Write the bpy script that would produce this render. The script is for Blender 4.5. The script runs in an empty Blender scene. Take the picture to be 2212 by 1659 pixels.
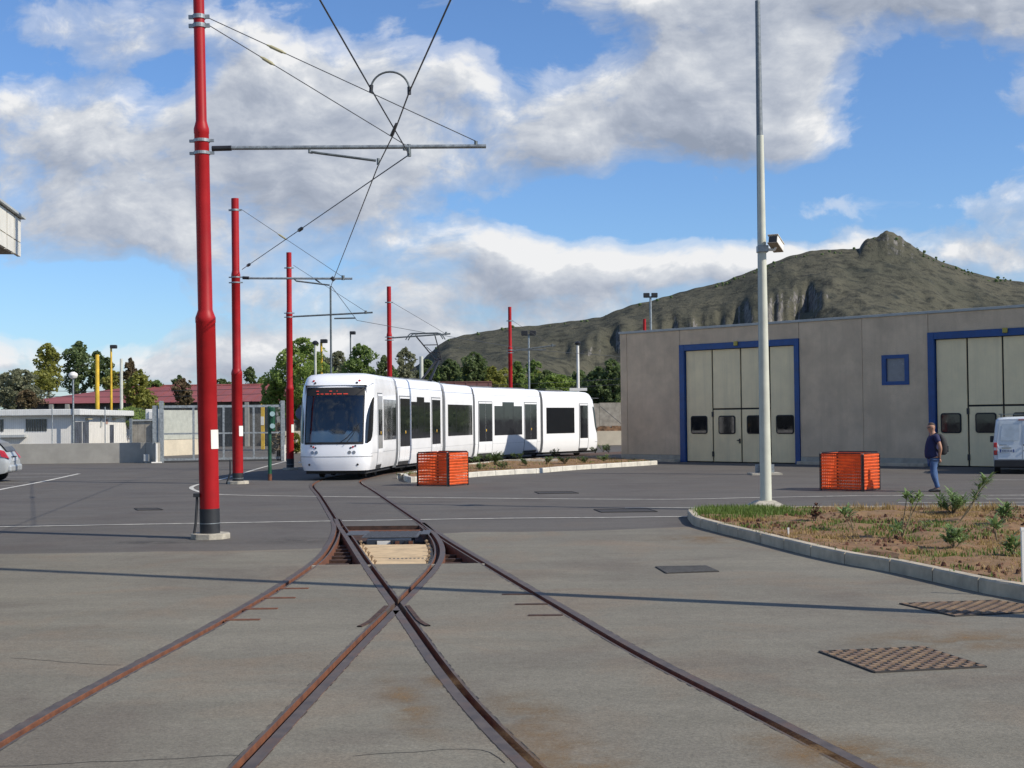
import bpy, bmesh, math, random
from mathutils import Vector, Matrix, noise
from mathutils.geometry import delaunay_2d_cdt

random.seed(7)
S = bpy.context.scene
COL = S.collection
R = math.radians

# ---------------------------------------------------------------- camera
# survey of the photograph (2212 x 1659 units): focal length, horizon, roll, eye height
FOC, CX, CY, EYE = 2950.0, 1106.0, 829.5, 1.95
PITCH = math.atan((905.0 - CY) / FOC)
ROLL = R(0.6)

def ray(x, y):
    dx, dy = x - CX, y - CY
    u = dx * math.cos(ROLL) - dy * math.sin(ROLL)
    v = dx * math.sin(ROLL) + dy * math.cos(ROLL)
    return Vector((u / FOC, math.cos(PITCH) + math.sin(PITCH) * v / FOC, math.sin(PITCH) - math.cos(PITCH) * v / FOC))

def G(x, y, z=0.0):
    """surveyed point on level z"""
    d = ray(x, y)
    t = (z - EYE) / d.z
    return Vector((d.x * t, d.y * t, z))

def D(x, y, Y):
    """surveyed point at depth Y"""
    d = ray(x, y)
    t = Y / d.y
    return Vector((d.x * t, Y, EYE + d.z * t))

cam = bpy.data.cameras.new('camera')
cam.sensor_width = 36.0
cam.lens = 36.0 * FOC / 2212.0
cam.clip_start = 0.1
cam.clip_end = 20000
co = bpy.data.objects.new('camera', cam)
COL.objects.link(co)
fw = ray(CX, CY).normalized()
rt = (ray(CX + 10, CY) - ray(CX, CY)).normalized()
up = (ray(CX, CY - 10) - ray(CX, CY)).normalized()
M = Matrix((rt, up, -fw)).transposed().to_4x4()
M.translation = Vector((0, 0, EYE))
co.matrix_world = M
S.camera = co

# ---------------------------------------------------------------- light
SUN_EL, SUN_AZ = R(38), R(114)          # azimuth clockwise from +Y
sdir = Vector((math.sin(SUN_AZ) * math.cos(SUN_EL), math.cos(SUN_AZ) * math.cos(SUN_EL), math.sin(SUN_EL)))
sl = bpy.data.lights.new('sun', 'SUN')
sl.energy = 4.5
sl.angle = R(0.5)
sl.color = (1.0, 0.93, 0.82)
so = bpy.data.objects.new('sun', sl)
COL.objects.link(so)
so.location = (60, -40, 80)
so.rotation_euler = sdir.to_track_quat('Z', 'Y').to_euler()

S.cycles.max_bounces = 5; S.cycles.diffuse_bounces = 3; S.cycles.glossy_bounces = 3; S.cycles.transmission_bounces = 3; S.cycles.transparent_max_bounces = 6
S.view_settings.view_transform = 'Standard'
S.view_settings.look = 'None'
S.view_settings.exposure = 0.2
S.view_settings.gamma = 1.0
S.view_settings.use_curve_mapping = False

# ---------------------------------------------------------------- sky
W = bpy.data.worlds.new('World')
S.world = W
W.use_nodes = True

class NT:
    """small node-tree helper"""
    def __init__(self, tree):
        self.t = tree
    def n(self, typ, **kw):
        nd = self.t.nodes.new(typ)
        for k, v in kw.items():
            setattr(nd, k, v)
        return nd
    def link(self, a, b):
        self.t.links.new(a, b)
    def math(self, op, a, b=None, c=None, clamp=False):
        nd = self.n('ShaderNodeMath', operation=op, use_clamp=clamp)
        for i, v in enumerate((a, b, c)):
            if v is None: continue
            if isinstance(v, (int, float)): nd.inputs[i].default_value = v
            else: self.link(v, nd.inputs[i])
        return nd.outputs[0]
    def vmath(self, op, a, b=None, out=0):
        nd = self.n('ShaderNodeVectorMath', operation=op)
        for i, v in enumerate((a, b)):
            if v is None: continue
            if isinstance(v, (tuple, list, Vector)): nd.inputs[i].default_value = v
            else: self.link(v, nd.inputs[i])
        return nd.outputs[out]
    def noise(self, vec, scale, detail=4, rough=0.55, dist=0.0):
        nd = self.n('ShaderNodeTexNoise')
        nd.inputs['Scale'].default_value = scale
        nd.inputs['Detail'].default_value = detail
        nd.inputs['Roughness'].default_value = rough
        nd.inputs['Distortion'].default_value = dist
        if vec is not None: self.link(vec, nd.inputs['Vector'])
        return nd.outputs['Fac']
    def ramp(self, fac, stops, interp='LINEAR'):
        nd = self.n('ShaderNodeValToRGB')
        cr = nd.color_ramp
        cr.interpolation = interp
        while len(cr.elements) < len(stops): cr.elements.new(0.5)
        for e, (p, c) in zip(cr.elements, stops):
            e.position = p
            e.color = (c, c, c, 1) if isinstance(c, (int, float)) else (*c, 1)
        self.link(fac, nd.inputs['Fac'])
        return nd.outputs['Color']
    def mix(self, fac, a, b, blend='MIX'):
        nd = self.n('ShaderNodeMix', data_type='RGBA', blend_type=blend)
        for sock, v in ((nd.inputs[0], fac), (nd.inputs[6], a), (nd.inputs[7], b)):
            if isinstance(v, (int, float)): sock.default_value = v
            elif isinstance(v, (tuple, list)): sock.default_value = (*v, 1) if len(v) == 3 else v
            else: self.link(v, sock)
        return nd.outputs[2]

# cloud density as a node group over (tan azimuth, tan elevation)
cg = bpy.data.node_groups.new('cloud_density', 'ShaderNodeTree')
cg.interface.new_socket('Vector', in_out='INPUT', socket_type='NodeSocketVector')
cg.interface.new_socket('Density', in_out='OUTPUT', socket_type='NodeSocketFloat')
cg.interface.new_socket('Billow', in_out='OUTPUT', socket_type='NodeSocketFloat')
q = NT(cg)
gi, go = q.n('NodeGroupInput'), q.n('NodeGroupOutput')
vin = gi.outputs[0]
wob = q.n('ShaderNodeTexNoise'); wob.inputs['Scale'].default_value = 9; wob.inputs['Detail'].default_value = 3
q.link(vin, wob.inputs['Vector'])
wv = q.vmath('MULTIPLY', q.vmath('SUBTRACT', wob.outputs['Color'], (0.5, 0.5, 0.5)), (0.09, 0.05, 0.0))
vw = q.vmath('ADD', vin, wv)
stretched = q.vmath('MULTIPLY', vw, (1.0, 1.55, 1.0))
fb = q.noise(stretched, 9.0, 7, 0.56)
fine = q.noise(stretched, 36.0, 5, 0.65)
dens = q.math('ADD', q.math('MULTIPLY', fb, 1.42), q.math('MULTIPLY', fine, 0.20))
q.link(dens, go.inputs[1])
# cloud masses (+) and clear patches (-): centre x, y, half sizes, weight
CL = [(480, 260, 620, 260, .10), (150, 290, 260, 90, .34), (280, 50, 260, 55, .30), (90, 200, 150, 50, .14), (620, 60, 120, 40, .14), (800, 785, 1300, 48, .25), (200, 560, 260, 20, .16), (640, 210, 200, 90, .34), (880, 190, 190, 75, .34), (640, 330, 380, 80, .26), (300, 480, 330, 70, .34), (820, 430, 300, 70, .28),
      (1480, 150, 200, 90, .50), (1700, 190, 150, 90, .44), (1620, 290, 230, 60, .36), (1270, 260, 170, 70, .34), (1170, 340, 130, 50, .20), (1050, 545, 240, 50, .36), (1420, 590, 300, 45, .46), (900, 640, 420, 40, .24), (1950, 560, 420, 45, .44),
      (2000, -30, 420, 110, .56), (1450, -25, 360, 45, .26), (450, 745, 460, 40, .26), (1800, 440, 190, 26, .30), (2160, 440, 110, 45, .26), (1040, 720, 300, 50, .30), (600, 620, 130, 45, .22), (300, 640, 110, 24, .16), (2130, 230, 120, 60, .10), (1960, 335, 60, 16, .14),
      (1330, 430, 330, 70, -.40), (110, 600, 230, 45, -.44), (120, 670, 300, 50, -.30), (2030, 270, 160, 120, -.30), (1950, 400, 200, 40, -.20), (1060, 70, 190, 60, -.34),
      (60, 110, 110, 45, -.24), (375, 130, 55, 70, -.30), (1580, 490, 210, 26, -.26), (620, 20, 110, 45, -.12), (1120, 170, 45, 90, -.22), (960, 600, 60, 20, -.10)]
for (px, py, hx, hy, w) in CL:
    d0 = ray(px, py)
    c = (d0.x / d0.y, d0.z / d0.y, 0)
    u = q.vmath('MULTIPLY', q.vmath('SUBTRACT', vw, c), (FOC / hx, FOC / hy, 0))
    l2 = q.vmath('DOT_PRODUCT', u, u, out=1)
    g = q.math('EXPONENT', q.math('MULTIPLY', l2, -0.7))
    dens = q.math('MULTIPLY_ADD', g, w, dens)
q.link(dens, go.inputs[0])

w = NT(W.node_tree)
W.node_tree.nodes.clear()
tc = w.n('ShaderNodeTexCoord')
sep = w.n('ShaderNodeSeparateXYZ')
w.link(tc.outputs['Generated'], sep.inputs[0])
ay = w.math('MAXIMUM', w.math('ABSOLUTE', sep.outputs['Y']), 0.12)
comb = w.n('ShaderNodeCombineXYZ')
w.link(w.math('DIVIDE', sep.outputs['X'], ay), comb.inputs[0])
w.link(w.math('DIVIDE', sep.outputs['Z'], ay), comb.inputs[1])
w.link(w.math('MULTIPLY', w.math('LESS_THAN', sep.outputs['Y'], 0.0), 7.0), comb.inputs[2])
def dgroup(vec):
    nd = w.n('ShaderNodeGroup'); nd.node_tree = cg
    w.link(vec, nd.inputs[0]); return nd.outputs
d1, n1 = dgroup(comb.outputs[0])
d2, n2 = dgroup(w.vmath('ADD', comb.outputs[0], (0.015, 0.018, 0)))
cov = w.ramp(w.math('SUBTRACT', d1, 0.42), [(0.38, 0.0), (0.55, 0.42), (0.82, 1.0)], 'EASE')
dn = w.math('SUBTRACT', n1, n2)
grad = w.math('ADD', w.math('MULTIPLY', dn, 1.55), w.math('MULTIPLY', w.math('SUBTRACT', w.math('SUBTRACT', d1, d2), dn), 1.15))
thick = w.math('MULTIPLY', w.math('SUBTRACT', d1, 1.15), 0.42)
lit = w.math('ADD', w.math('SUBTRACT', grad, thick), 0.585, clamp=True)
ccol = w.ramp(lit, [(0.0, (0.26, 0.30, 0.38)), (0.34, (0.355, 0.395, 0.475)), (0.60, (0.465, 0.50, 0.565)), (0.84, (0.60, 0.625, 0.665)), (1.0, (0.76, 0.765, 0.775))])
sky = w.n('ShaderNodeTexSky', sky_type='NISHITA', sun_disc=False)
sky.sun_elevation = SUN_EL
sky.sun_rotation = SUN_AZ
sky.altitude = 50; sky.air_density = 1.0; sky.dust_density = 0.4; sky.ozone_density = 2.5
SKY_K = 0.10
skyc = w.mix(1.0, sky.outputs[0], (0.76, 0.98, 1.28), 'MULTIPLY')
bg1 = w.n('ShaderNodeBackground'); bg1.inputs['Strength'].default_value = SKY_K
w.link(skyc, bg1.inputs['Color'])
bg2 = w.n('ShaderNodeBackground'); bg2.inputs['Strength'].default_value = 1.0
w.link(ccol, bg2.inputs['Color'])
ms = w.n('ShaderNodeMixShader')
w.link(cov, ms.inputs[0]); w.link(bg1.outputs[0], ms.inputs[1]); w.link(bg2.outputs[0], ms.inputs[2])
wo = w.n('ShaderNodeOutputWorld')
w.link(ms.outputs[0], wo.inputs['Surface'])

# ---------------------------------------------------------------- materials
MATS = {}
def mat(name, col, rough=0.6, metal=0.0, var=0.12, scale=3.0, bump=0.0, bscale=40.0, spec=0.5, col2=None, coat=0.0, dirt=None, dscale=0.6, streak=None):
    if name in MATS: return MATS[name]
    m = bpy.data.materials.new(name); m.use_nodes = True
    nt = NT(m.node_tree)
    b = m.node_tree.nodes['Principled BSDF']
    geo = nt.n('ShaderNodeNewGeometry')
    pos = geo.outputs['Position']
    f = nt.noise(pos, scale, 5, 0.6)
    c2 = col2 if col2 else tuple(max(0, c * (1 - 2.2 * var)) for c in col)
    c1 = tuple(min(1, c * (1 + 0.6 * var)) for c in col)
    cc = nt.mix(nt.ramp(f, [(0.3, 0.0), (0.7, 1.0)]), c2, c1)
    if dirt:
        f2 = nt.noise(pos, dscale, 6, 0.65)
        cc = nt.mix(nt.ramp(f2, [(0.52, 0.0), (0.72, 0.75)]), cc, dirt)
    if streak:
        f3 = nt.noise(nt.vmath('MULTIPLY', pos, (1.6, 1.6, 0.10)), 1.6, 6, 0.7)
        cc = nt.mix(nt.ramp(f3, [(0.50, 0.0), (0.70, 0.55)]), cc, streak)
    nt.link(cc, b.inputs['Base Color'])
    rr = nt.ramp(f, [(0.3, max(0, rough - 0.06)), (0.7, min(1, rough + 0.06))])
    nt.link(rr, b.inputs['Roughness'])
    b.inputs['Metallic'].default_value = metal
    b.inputs['Specular IOR Level'].default_value = spec
    if coat: b.inputs['Coat Weight'].default_value = coat; b.inputs['Coat Roughness'].default_value = 0.05
    if bump:
        bn = nt.n('ShaderNodeBump'); bn.inputs['Strength'].default_value = bump; bn.inputs['Distance'].default_value = 0.02
        nt.link(nt.noise(pos, bscale, 4, 0.6), bn.inputs['Height'])
        nt.link(bn.outputs[0], b.inputs['Normal'])
    MATS[name] = m
    return m

def asphalt(name, c1, c2, tint, tint_amt, speck):
    m = bpy.data.materials.new(name); m.use_nodes = True
    nt = NT(m.node_tree); b = m.node_tree.nodes['Principled BSDF']
    pos = nt.n('ShaderNodeNewGeometry').outputs['Position']
    big = nt.noise(pos, 0.35, 6, 0.6)
    strk = nt.noise(nt.vmath('MULTIPLY', pos, (0.35, 1.6, 1)), 0.9, 6, 0.65)
    fine = nt.noise(pos, 38, 3, 0.75)
    med = nt.noise(pos, 9, 5, 0.75)
    c = nt.mix(nt.ramp(big, [(0.3, 0.0), (0.7, 1.0)]), c1, c2)
    c = nt.mix(nt.math('MULTIPLY', nt.ramp(strk, [(0.42, 0.0), (0.7, 1.0)]), 0.8), c, tuple(x * 0.70 for x in c1))
    c = nt.mix(nt.math('MULTIPLY', nt.ramp(nt.noise(pos, 0.55, 4, 0.6, 0.6), [(0.50, 0.0), (0.72, 1.0)]), tint_amt), c, tint)
    c = nt.mix(nt.math('MULTIPLY', nt.ramp(nt.noise(nt.vmath('ADD', pos, (31, 7, 0)), 0.42, 7, 0.68, 0.4), [(0.50, 0.0), (0.66, 1.0)]), 0.6), c, tuple(x * k for x, k in zip(c2, (0.78, 0.72, 0.72))))
    k = nt.math('ADD', nt.math('MULTIPLY', nt.math('SUBTRACT', fine, 0.5), speck), nt.math('MULTIPLY', nt.math('SUBTRACT', med, 0.5), speck * 0.5))
    kk = nt.n('ShaderNodeHueSaturation'); nt.link(c, kk.inputs['Color']); nt.link(nt.math('ADD', k, 1.0), kk.inputs['Value'])
    nt.link(kk.outputs[0], b.inputs['Base Color'])
    b.inputs['Roughness'].default_value = 0.88
    b.inputs['Specular IOR Level'].default_value = 0.3
    bn = nt.n('ShaderNodeBump'); bn.inputs['Strength'].default_value = 0.5; bn.inputs['Distance'].default_value = 0.008
    nt.link(fine, bn.inputs['Height']); nt.link(bn.outputs[0], b.inputs['Normal'])
    MATS[name] = m
    return m

M_ASPH = asphalt('asphalt_dark', (0.124, 0.113, 0.098), (0.102, 0.093, 0.083), (0.122, 0.099, 0.077), 0.4, 1.2)
M_APRON = asphalt('asphalt_worn', (0.206, 0.189, 0.146), (0.158, 0.144, 0.114), (0.205, 0.145, 0.095), 0.55, 1.2)
M_PAINT = mat('road_paint', (0.66, 0.63, 0.55), 0.7, var=0.25, scale=5, dirt=(0.2, 0.2, 0.19), dscale=2.5)
M_KERB = mat('kerb_concrete', (0.50, 0.425, 0.31), 0.85, var=0.15, scale=4, bump=0.3, bscale=60, dirt=(0.27, 0.245, 0.19), dscale=1.2)
M_KERBW = mat('kerb_pale', (0.60, 0.57, 0.49), 0.85, var=0.12, scale=4, bump=0.25, bscale=60)
M_RED = mat('red_paint', (0.37, 0.010, 0.013), 0.48, var=0.12, scale=1.5, spec=0.25, dirt=(0.27, 0.013, 0.014), dscale=2.2)
M_BLACKR = mat('black_wrap', (0.022, 0.024, 0.028), 0.6, var=0.2)
M_CONC = mat('concrete', (0.45, 0.41, 0.33), 0.9, var=0.2, scale=5, bump=0.3)
M_GALV = mat('galvanised', (0.33, 0.36, 0.37), 0.5, metal=0.5, var=0.2, scale=12)
M_STEEL = mat('dull_steel', (0.16, 0.18, 0.18), 0.5, metal=0.5, var=0.2, scale=9)
M_WIRE = mat('wire', (0.06, 0.065, 0.07), 0.5, metal=0.4)
M_LAMPW = mat('lamp_white', (0.55, 0.55, 0.45), 0.5, var=0.06)
M_RUST = mat('rust', (0.17, 0.062, 0.026), 0.85, var=0.3, scale=9, bump=0.4, bscale=80, col2=(0.09, 0.035, 0.022))
M_RUSTD = mat('rust_dark', (0.075, 0.038, 0.026), 0.85, var=0.3, scale=9, bump=0.4, bscale=80)
M_RAILTOP = mat('rail_top', (0.105, 0.083, 0.070), 0.6, metal=0.1, var=0.2, scale=6, dirt=(0.13, 0.068, 0.042), dscale=2.0)
M_BLUE = mat('blue_paint', (0.012, 0.064, 0.22), 0.5, var=0.12)
M_STUCCO = mat('stucco', (0.64, 0.49, 0.33), 0.95, var=0.10, scale=1.2, bump=0.7, bscale=25, dirt=(0.56, 0.43, 0.285), dscale=0.5, streak=(0.48, 0.37, 0.25))
M_PLINTH = mat('plinth', (0.38, 0.355, 0.29), 0.9, var=0.15, scale=3, bump=0.2)
M_DOORC = mat('door_cream', (0.82, 0.665, 0.39), 0.5, var=0.05, scale=1.5, streak=(0.62, 0.51, 0.31))
M_SEAL = mat('rubber', (0.012, 0.012, 0.013), 0.7, var=0.1)
M_GLASSD = mat('dark_glass', (0.010, 0.011, 0.013), 0.04, var=0.1, spec=0.7)
M_WHITE = mat('tram_white', (0.86, 0.865, 0.87), 0.22, var=0.012, scale=1.2, coat=0.4)
M_WHITE2 = mat('white_paint', (0.76, 0.735, 0.67), 0.6, var=0.06, scale=1.2)
M_GREYP = mat('grey_paint', (0.42, 0.44, 0.43), 0.6, var=0.1)
M_BELLOW = mat('bellows', (0.12, 0.127, 0.135), 0.8, var=0.15)
M_BLACK = mat('black_metal', (0.018, 0.018, 0.02), 0.45, var=0.15)
M_LEDOFF = mat('lamp_lens', (0.05, 0.05, 0.055), 0.15, var=0.1)
M_ORANGE = None

def translucent(name, col, amount=0.5, rough=0.7):
    m = bpy.data.materials.new(name); m.use_nodes = True
    nt = NT(m.node_tree); b = m.node_tree.nodes['Principled BSDF']
    pos = nt.n('ShaderNodeNewGeometry').outputs['Position']
    f = nt.noise(pos, 6, 3)
    c = nt.mix(nt.ramp(f, [(0.3, 0.0), (0.7, 1.0)]), tuple(x * 0.75 for x in col), col)
    nt.link(c, b.inputs['Base Color']); b.inputs['Roughness'].default_value = rough
    tr = nt.n('ShaderNodeBsdfTranslucent'); nt.link(c, tr.inputs['Color'])
    mx = nt.n('ShaderNodeMixShader'); mx.inputs[0].default_value = amount
    out = m.node_tree.nodes['Material Output']
    nt.link(b.outputs[0], mx.inputs[1]); nt.link(tr.outputs[0], mx.inputs[2]); nt.link(mx.outputs[0], out.inputs['Surface'])
    MATS[name] = m
    return m
M_ORANGE = translucent('orange_net', (1.0, 0.16, 0.032), 0.3)

def glass(name, tint=(0.55, 0.62, 0.65), base=0.35):
    m = bpy.data.materials.new(name); m.use_nodes = True
    nt = NT(m.node_tree); out = m.node_tree.nodes['Material Output']
    m.node_tree.nodes.remove(m.node_tree.nodes['Principled BSDF'])
    tr = nt.n('ShaderNodeBsdfTransparent'); tr.inputs['Color'].default_value = (*tint, 1)
    gl = nt.n('ShaderNodeBsdfGlossy'); gl.inputs['Roughness'].default_value = 0.03; gl.inputs['Color'].default_value = (0.9, 0.95, 1, 1)
    fr = nt.n('ShaderNodeFresnel'); fr.inputs['IOR'].default_value = 1.5
    mx = nt.n('ShaderNodeMixShader')
    nt.link(nt.math('ADD', fr.outputs[0], base * 0.1), mx.inputs[0])
    nt.link(tr.outputs[0], mx.inputs[1]); nt.link(gl.outputs[0], mx.inputs[2]); nt.link(mx.outputs[0], out.inputs['Surface'])
    MATS[name] = m
    return m
M_WIND = glass('windscreen', (.82, .88, .90))

def emit(name, col, s):
    m = bpy.data.materials.new(name); m.use_nodes = True
    b = m.node_tree.nodes['Principled BSDF']
    b.inputs['Base Color'].default_value = (*col, 1)
    b.inputs['Emission Color'].default_value = (*col, 1); b.inputs['Emission Strength'].default_value = s
    MATS[name] = m
    return m

# ---------------------------------------------------------------- mesh helpers
class MB:
    def __init__(self): self.v, self.f, self.mi = [], [], []
    def add(self, vs, fs, mi=0, M=None):
        o = len(self.v)
        self.v += [tuple(M @ Vector(p)) for p in vs] if M is not None else [tuple(p) for p in vs]
        for f in fs:
            self.f.append([i + o for i in f]); self.mi.append(mi)
        return self
    def box(self, a, b, mi=0, M=None):
        x0, y0, z0 = a; x1, y1, z1 = b
        vs = [(x0, y0, z0), (x1, y0, z0), (x1, y1, z0), (x0, y1, z0), (x0, y0, z1), (x1, y0, z1), (x1, y1, z1), (x0, y1, z1)]
        return self.add(vs, [(0, 3, 2, 1), (4, 5, 6, 7), (0, 1, 5, 4), (1, 2, 6, 5), (2, 3, 7, 6), (3, 0, 4, 7)], mi, M)
    def prism(self, poly, z0, z1, mi=0, M=None):
        n = len(poly)
        vs = [(p[0], p[1], z0) for p in poly] + [(p[0], p[1], z1) for p in poly]
        fs = [tuple(range(n - 1, -1, -1)), tuple(range(n, 2 * n))] + [(i, (i + 1) % n, n + (i + 1) % n, n + i) for i in range(n)]
        return self.add(vs, fs, mi, M)
    def tube(self, pts, r, n=8, mi=0, M=None, cap=True):
        pts = [Vector(p) for p in pts]
        rs = r if isinstance(r, (list, tuple)) else [r] * len(pts)
        vs, fs = [], []
        a = None
        for i, p in enumerate(pts):
            t = (pts[min(i + 1, len(pts) - 1)] - pts[max(i - 1, 0)])
            if t.length < 1e-9: t = Vector((0, 0, 1))
            t.normalize()
            if a is None:
                a = t.orthogonal().normalized()
            else:
                a = (a - t * a.dot(t))
                a = a.normalized() if a.length > 1e-6 else t.orthogonal().normalized()
            b = t.cross(a)
            for k in range(n):
                an = 2 * math.pi * k / n
                vs.append(p + (a * math.cos(an) + b * math.sin(an)) * rs[i])
        for i in range(len(pts) - 1):
            for k in range(n):
                fs.append((i * n + k, i * n + (k + 1) % n, (i + 1) * n + (k + 1) % n, (i + 1) * n + k))
        if cap:
            fs.append(tuple(range(n - 1, -1, -1))); e = (len(pts) - 1) * n
            fs.append(tuple(range(e, e + n)))
        return self.add(vs, fs, mi, M)
    def lathe(self, prof, n=16, mi=0, M=None):
        """prof: (radius, z)"""
        vs, fs = [], []
        for (r, z) in prof:
            for k in range(n):
                an = 2 * math.pi * k / n
                vs.append((r * math.cos(an), r * math.sin(an), z))
        for i in range(len(prof) - 1):
            for k in range(n):
                fs.append((i * n + k, i * n + (k + 1) % n, (i + 1) * n + (k + 1) % n, (i + 1) * n + k))
        fs.append(tuple(range(n - 1, -1, -1))); e = (len(prof) - 1) * n
        fs.append(tuple(range(e, e + n)))
        return self.add(vs, fs, mi, M)
    def ball(self, c, r, n=10, mi=0, M=None):
        prof = [(max(1e-4, math.sin(math.pi * i / n)), -math.cos(math.pi * i / n)) for i in range(n + 1)]
        r = (r, r, r) if isinstance(r, (int, float)) else r
        T = Matrix.Translation(Vector(c)) @ Matrix.Diagonal((*r, 1))
        return self.lathe(prof, n + 4, mi, (M @ T) if M is not None else T)
    def grid(self, P, mi=0, M=None, flip=False):
        nr, nc = len(P), len(P[0])
        vs = [p for row in P for p in row]
        fs = [((i * nc + j), (i * nc + j + 1), ((i + 1) * nc + j + 1), ((i + 1) * nc + j)) for i in range(nr - 1) for j in range(nc - 1)]
        if flip: fs = [f[::-1] for f in fs]
        return self.add(vs, fs, mi, M)
    def mesh(self, name, mats, smooth=False):
        me = bpy.data.meshes.new(name)
        me.from_pydata(self.v, [], self.f)
        for m in (mats if isinstance(mats, (list, tuple)) else [mats]): me.materials.append(m)
        if any(self.mi): me.polygons.foreach_set('material_index', self.mi)
        if smooth:
            me.polygons.foreach_set('use_smooth', [True] * len(me.polygons))
            try: me.set_sharp_from_angle(angle=R(38))
            except Exception: pass
        me.update()
        return me
    def build(self, name, mats, parent=None, smooth=False, bevel=0.0):
        return link(name, self.mesh(name, mats, smooth), parent, bevel)

def link(name, me, parent=None, bevel=0.0):
    o = bpy.data.objects.new(name, me)
    COL.objects.link(o)
    if parent is not None:
        o.parent = parent
        if parent.get('_root'): o.matrix_parent_inverse = Matrix.Translation(-parent.location)
    if bevel:
        b = o.modifiers.new('bevel', 'BEVEL'); b.width = bevel; b.segments = 2; b.limit_method = 'ANGLE'
    return o

def tag(o, label=None, cat=None, group=None, kind=None):
    if label: o['label'] = label
    if cat: o['category'] = cat
    if group: o['group'] = group
    if kind: o['kind'] = kind
    return o

def thing(name, loc, label, cat, group=None):
    o = bpy.data.objects.new(name, None)
    COL.objects.link(o)
    o.location = Vector(loc)
    o.empty_display_size = 0.2
    o['_root'] = 1
    return tag(o, label, cat, group)

def copy_tree(o, loc, rz=0.0, sc=1.0):
    c = o.copy(); COL.objects.link(c)
    c.location = Vector(loc); c.rotation_euler = (0, 0, rz); c.scale = (sc, sc, sc)
    for ch in [x for x in bpy.data.objects if x.parent == o]:
        d = ch.copy(); COL.objects.link(d); d.parent = c
        for g in [x for x in bpy.data.objects if x.parent == ch]:
            e = g.copy(); COL.objects.link(e); e.parent = d
    return c

def catmull(pts, step=0.25, smooth=0):
    pts = [Vector(p) for p in pts]
    P = [pts[0] * 2 - pts[1]] + pts + [pts[-1] * 2 - pts[-2]]
    out = []
    for i in range(1, len(P) - 2):
        p0, p1, p2, p3 = P[i - 1:i + 3]
        n = max(2, int((p2 - p1).length / step))
        for k in range(n):
            t = k / n
            out.append(0.5 * ((2 * p1) + (p2 - p0) * t + (2 * p0 - 5 * p1 + 4 * p2 - p3) * t * t + (3 * p1 - p0 - 3 * p2 + p3) * t ** 3))
    out.append(pts[-1])
    for _ in range(smooth):
        out = [out[0]] + [(out[i - 1] + out[i] * 2 + out[i + 1]) / 4 for i in range(1, len(out) - 1)] + [out[-1]]
    return out

def inpoly(x, y, poly):
    c = False; j = len(poly) - 1
    for i in range(len(poly)):
        xi, yi = poly[i][0], poly[i][1]; xj, yj = poly[j][0], poly[j][1]
        if (yi > y) != (yj > y) and x < (xj - xi) * (y - yi) / (yj - yi) + xi: c = not c
        j = i
    return c

def sheet(name, outer, holes, z, m, parent=None, extra=()):
    vs, es = [], []
    for poly in [outer] + list(holes):
        o = len(vs); n = len(poly)
        vs += [Vector((p[0], p[1])) for p in poly]
        es += [(o + i, o + (i + 1) % n) for i in range(n)]
    vs += [Vector((p[0], p[1])) for p in extra]
    r = delaunay_2d_cdt(vs, es, [], 0, 1e-5)
    fs = []
    for f in r[2]:
        c = sum((r[0][i] for i in f), Vector((0, 0))) / len(f)
        if not inpoly(c.x, c.y, outer) or any(inpoly(c.x, c.y, h) for h in holes): continue
        fs.append(f)
    me = bpy.data.meshes.new(name)
    me.from_pydata([(p.x, p.y, z) for p in r[0]], [], fs)
    me.materials.append(m)
    bm = bmesh.new(); bm.from_mesh(me)
    for f in bm.faces:
        f.normal_update()
        if f.normal.z < 0: f.normal_flip()
    bm.to_mesh(me); bm.free()
    return link(name, me, parent)

def offset_path(path, d):
    out = []
    for i, p in enumerate(path):
        t = path[min(i + 1, len(path) - 1)] - path[max(i - 1, 0)]
        nrm = Vector((t.y, -t.x)).normalized()        # to the right of travel
        out.append(Vector((p.x + nrm.x * d, p.y + nrm.y * d)))
    return out

def strip_poly(path, d0, d1):
    return offset_path(path, d0) + offset_path(path, d1)[::-1]
# ================================================================ ground, rails, pit
a6 = lambda x, y: G(656.7 + .21879 * x, 1036.9 + .21879 * y)
a5 = lambda x, y: G(691.3 + .33597 * x, 1278.9 + .33597 * y)
a4 = lambda x, y: G(.33597 * x, 1106.0 + .33597 * y)

TRAM_C = [Vector(p) for p in [(-5.75, 43.6, 0), (-5.62, 46.5, 0), (-5.36, 49.67, 0), (-4.9, 52.6, 0), (-4.05, 56.25, 0), (-2.88, 61.17, 0), (0.38, 68.4, 0), (3.53, 73.0, 0), (8.0, 78.6, 0)]]
def far_rail(off):
    pc = catmull(TRAM_C, 1.0, 3)
    return [Vector((p.x, p.y, 0)) for p in offset_path(pc, off)][2:]

def flat2(ps): return [Vector((p[0], p[1], 0)) for p in ps]
L1 = [G(0, 1607), a4(350, 1270), a4(700, 1082), a4(1100, 880), a4(1500, 662), a4(1860, 447), a4(2050, 310), a4(2110, 235), a6(325, 470), a6(240, 300), a6(150, 155), a6(78, 45)]
R1 = [G(1858, 1659), G(1660, 1552), a5(2212, 490), a5(1850, 285), a5(1600, 133), a5(1370, 0), a6(1700, 770), a6(1400, 588), a6(1150, 420), a6(900, 252), a6(700, 115), a6(552, 18)]
L2 = [a5(1370, 1132), a5(1130, 915), a5(920, 690), a5(780, 500), a5(650, 310), a6(930, 1260), a6(700, 945), a6(560, 745), a6(450, 575), a6(360, 450), a6(322, 385)]
R2 = [a4(1555, 1646), a4(1720, 1480), a4(1970, 1200), a5(5, 600), a5(260, 320), a6(930, 1240), a6(1040, 1115), a6(1200, 960), a6(1310, 840), a6(1350, 720), a6(1330, 620), a6(1250, 510), a6(1150, 425)]
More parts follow.
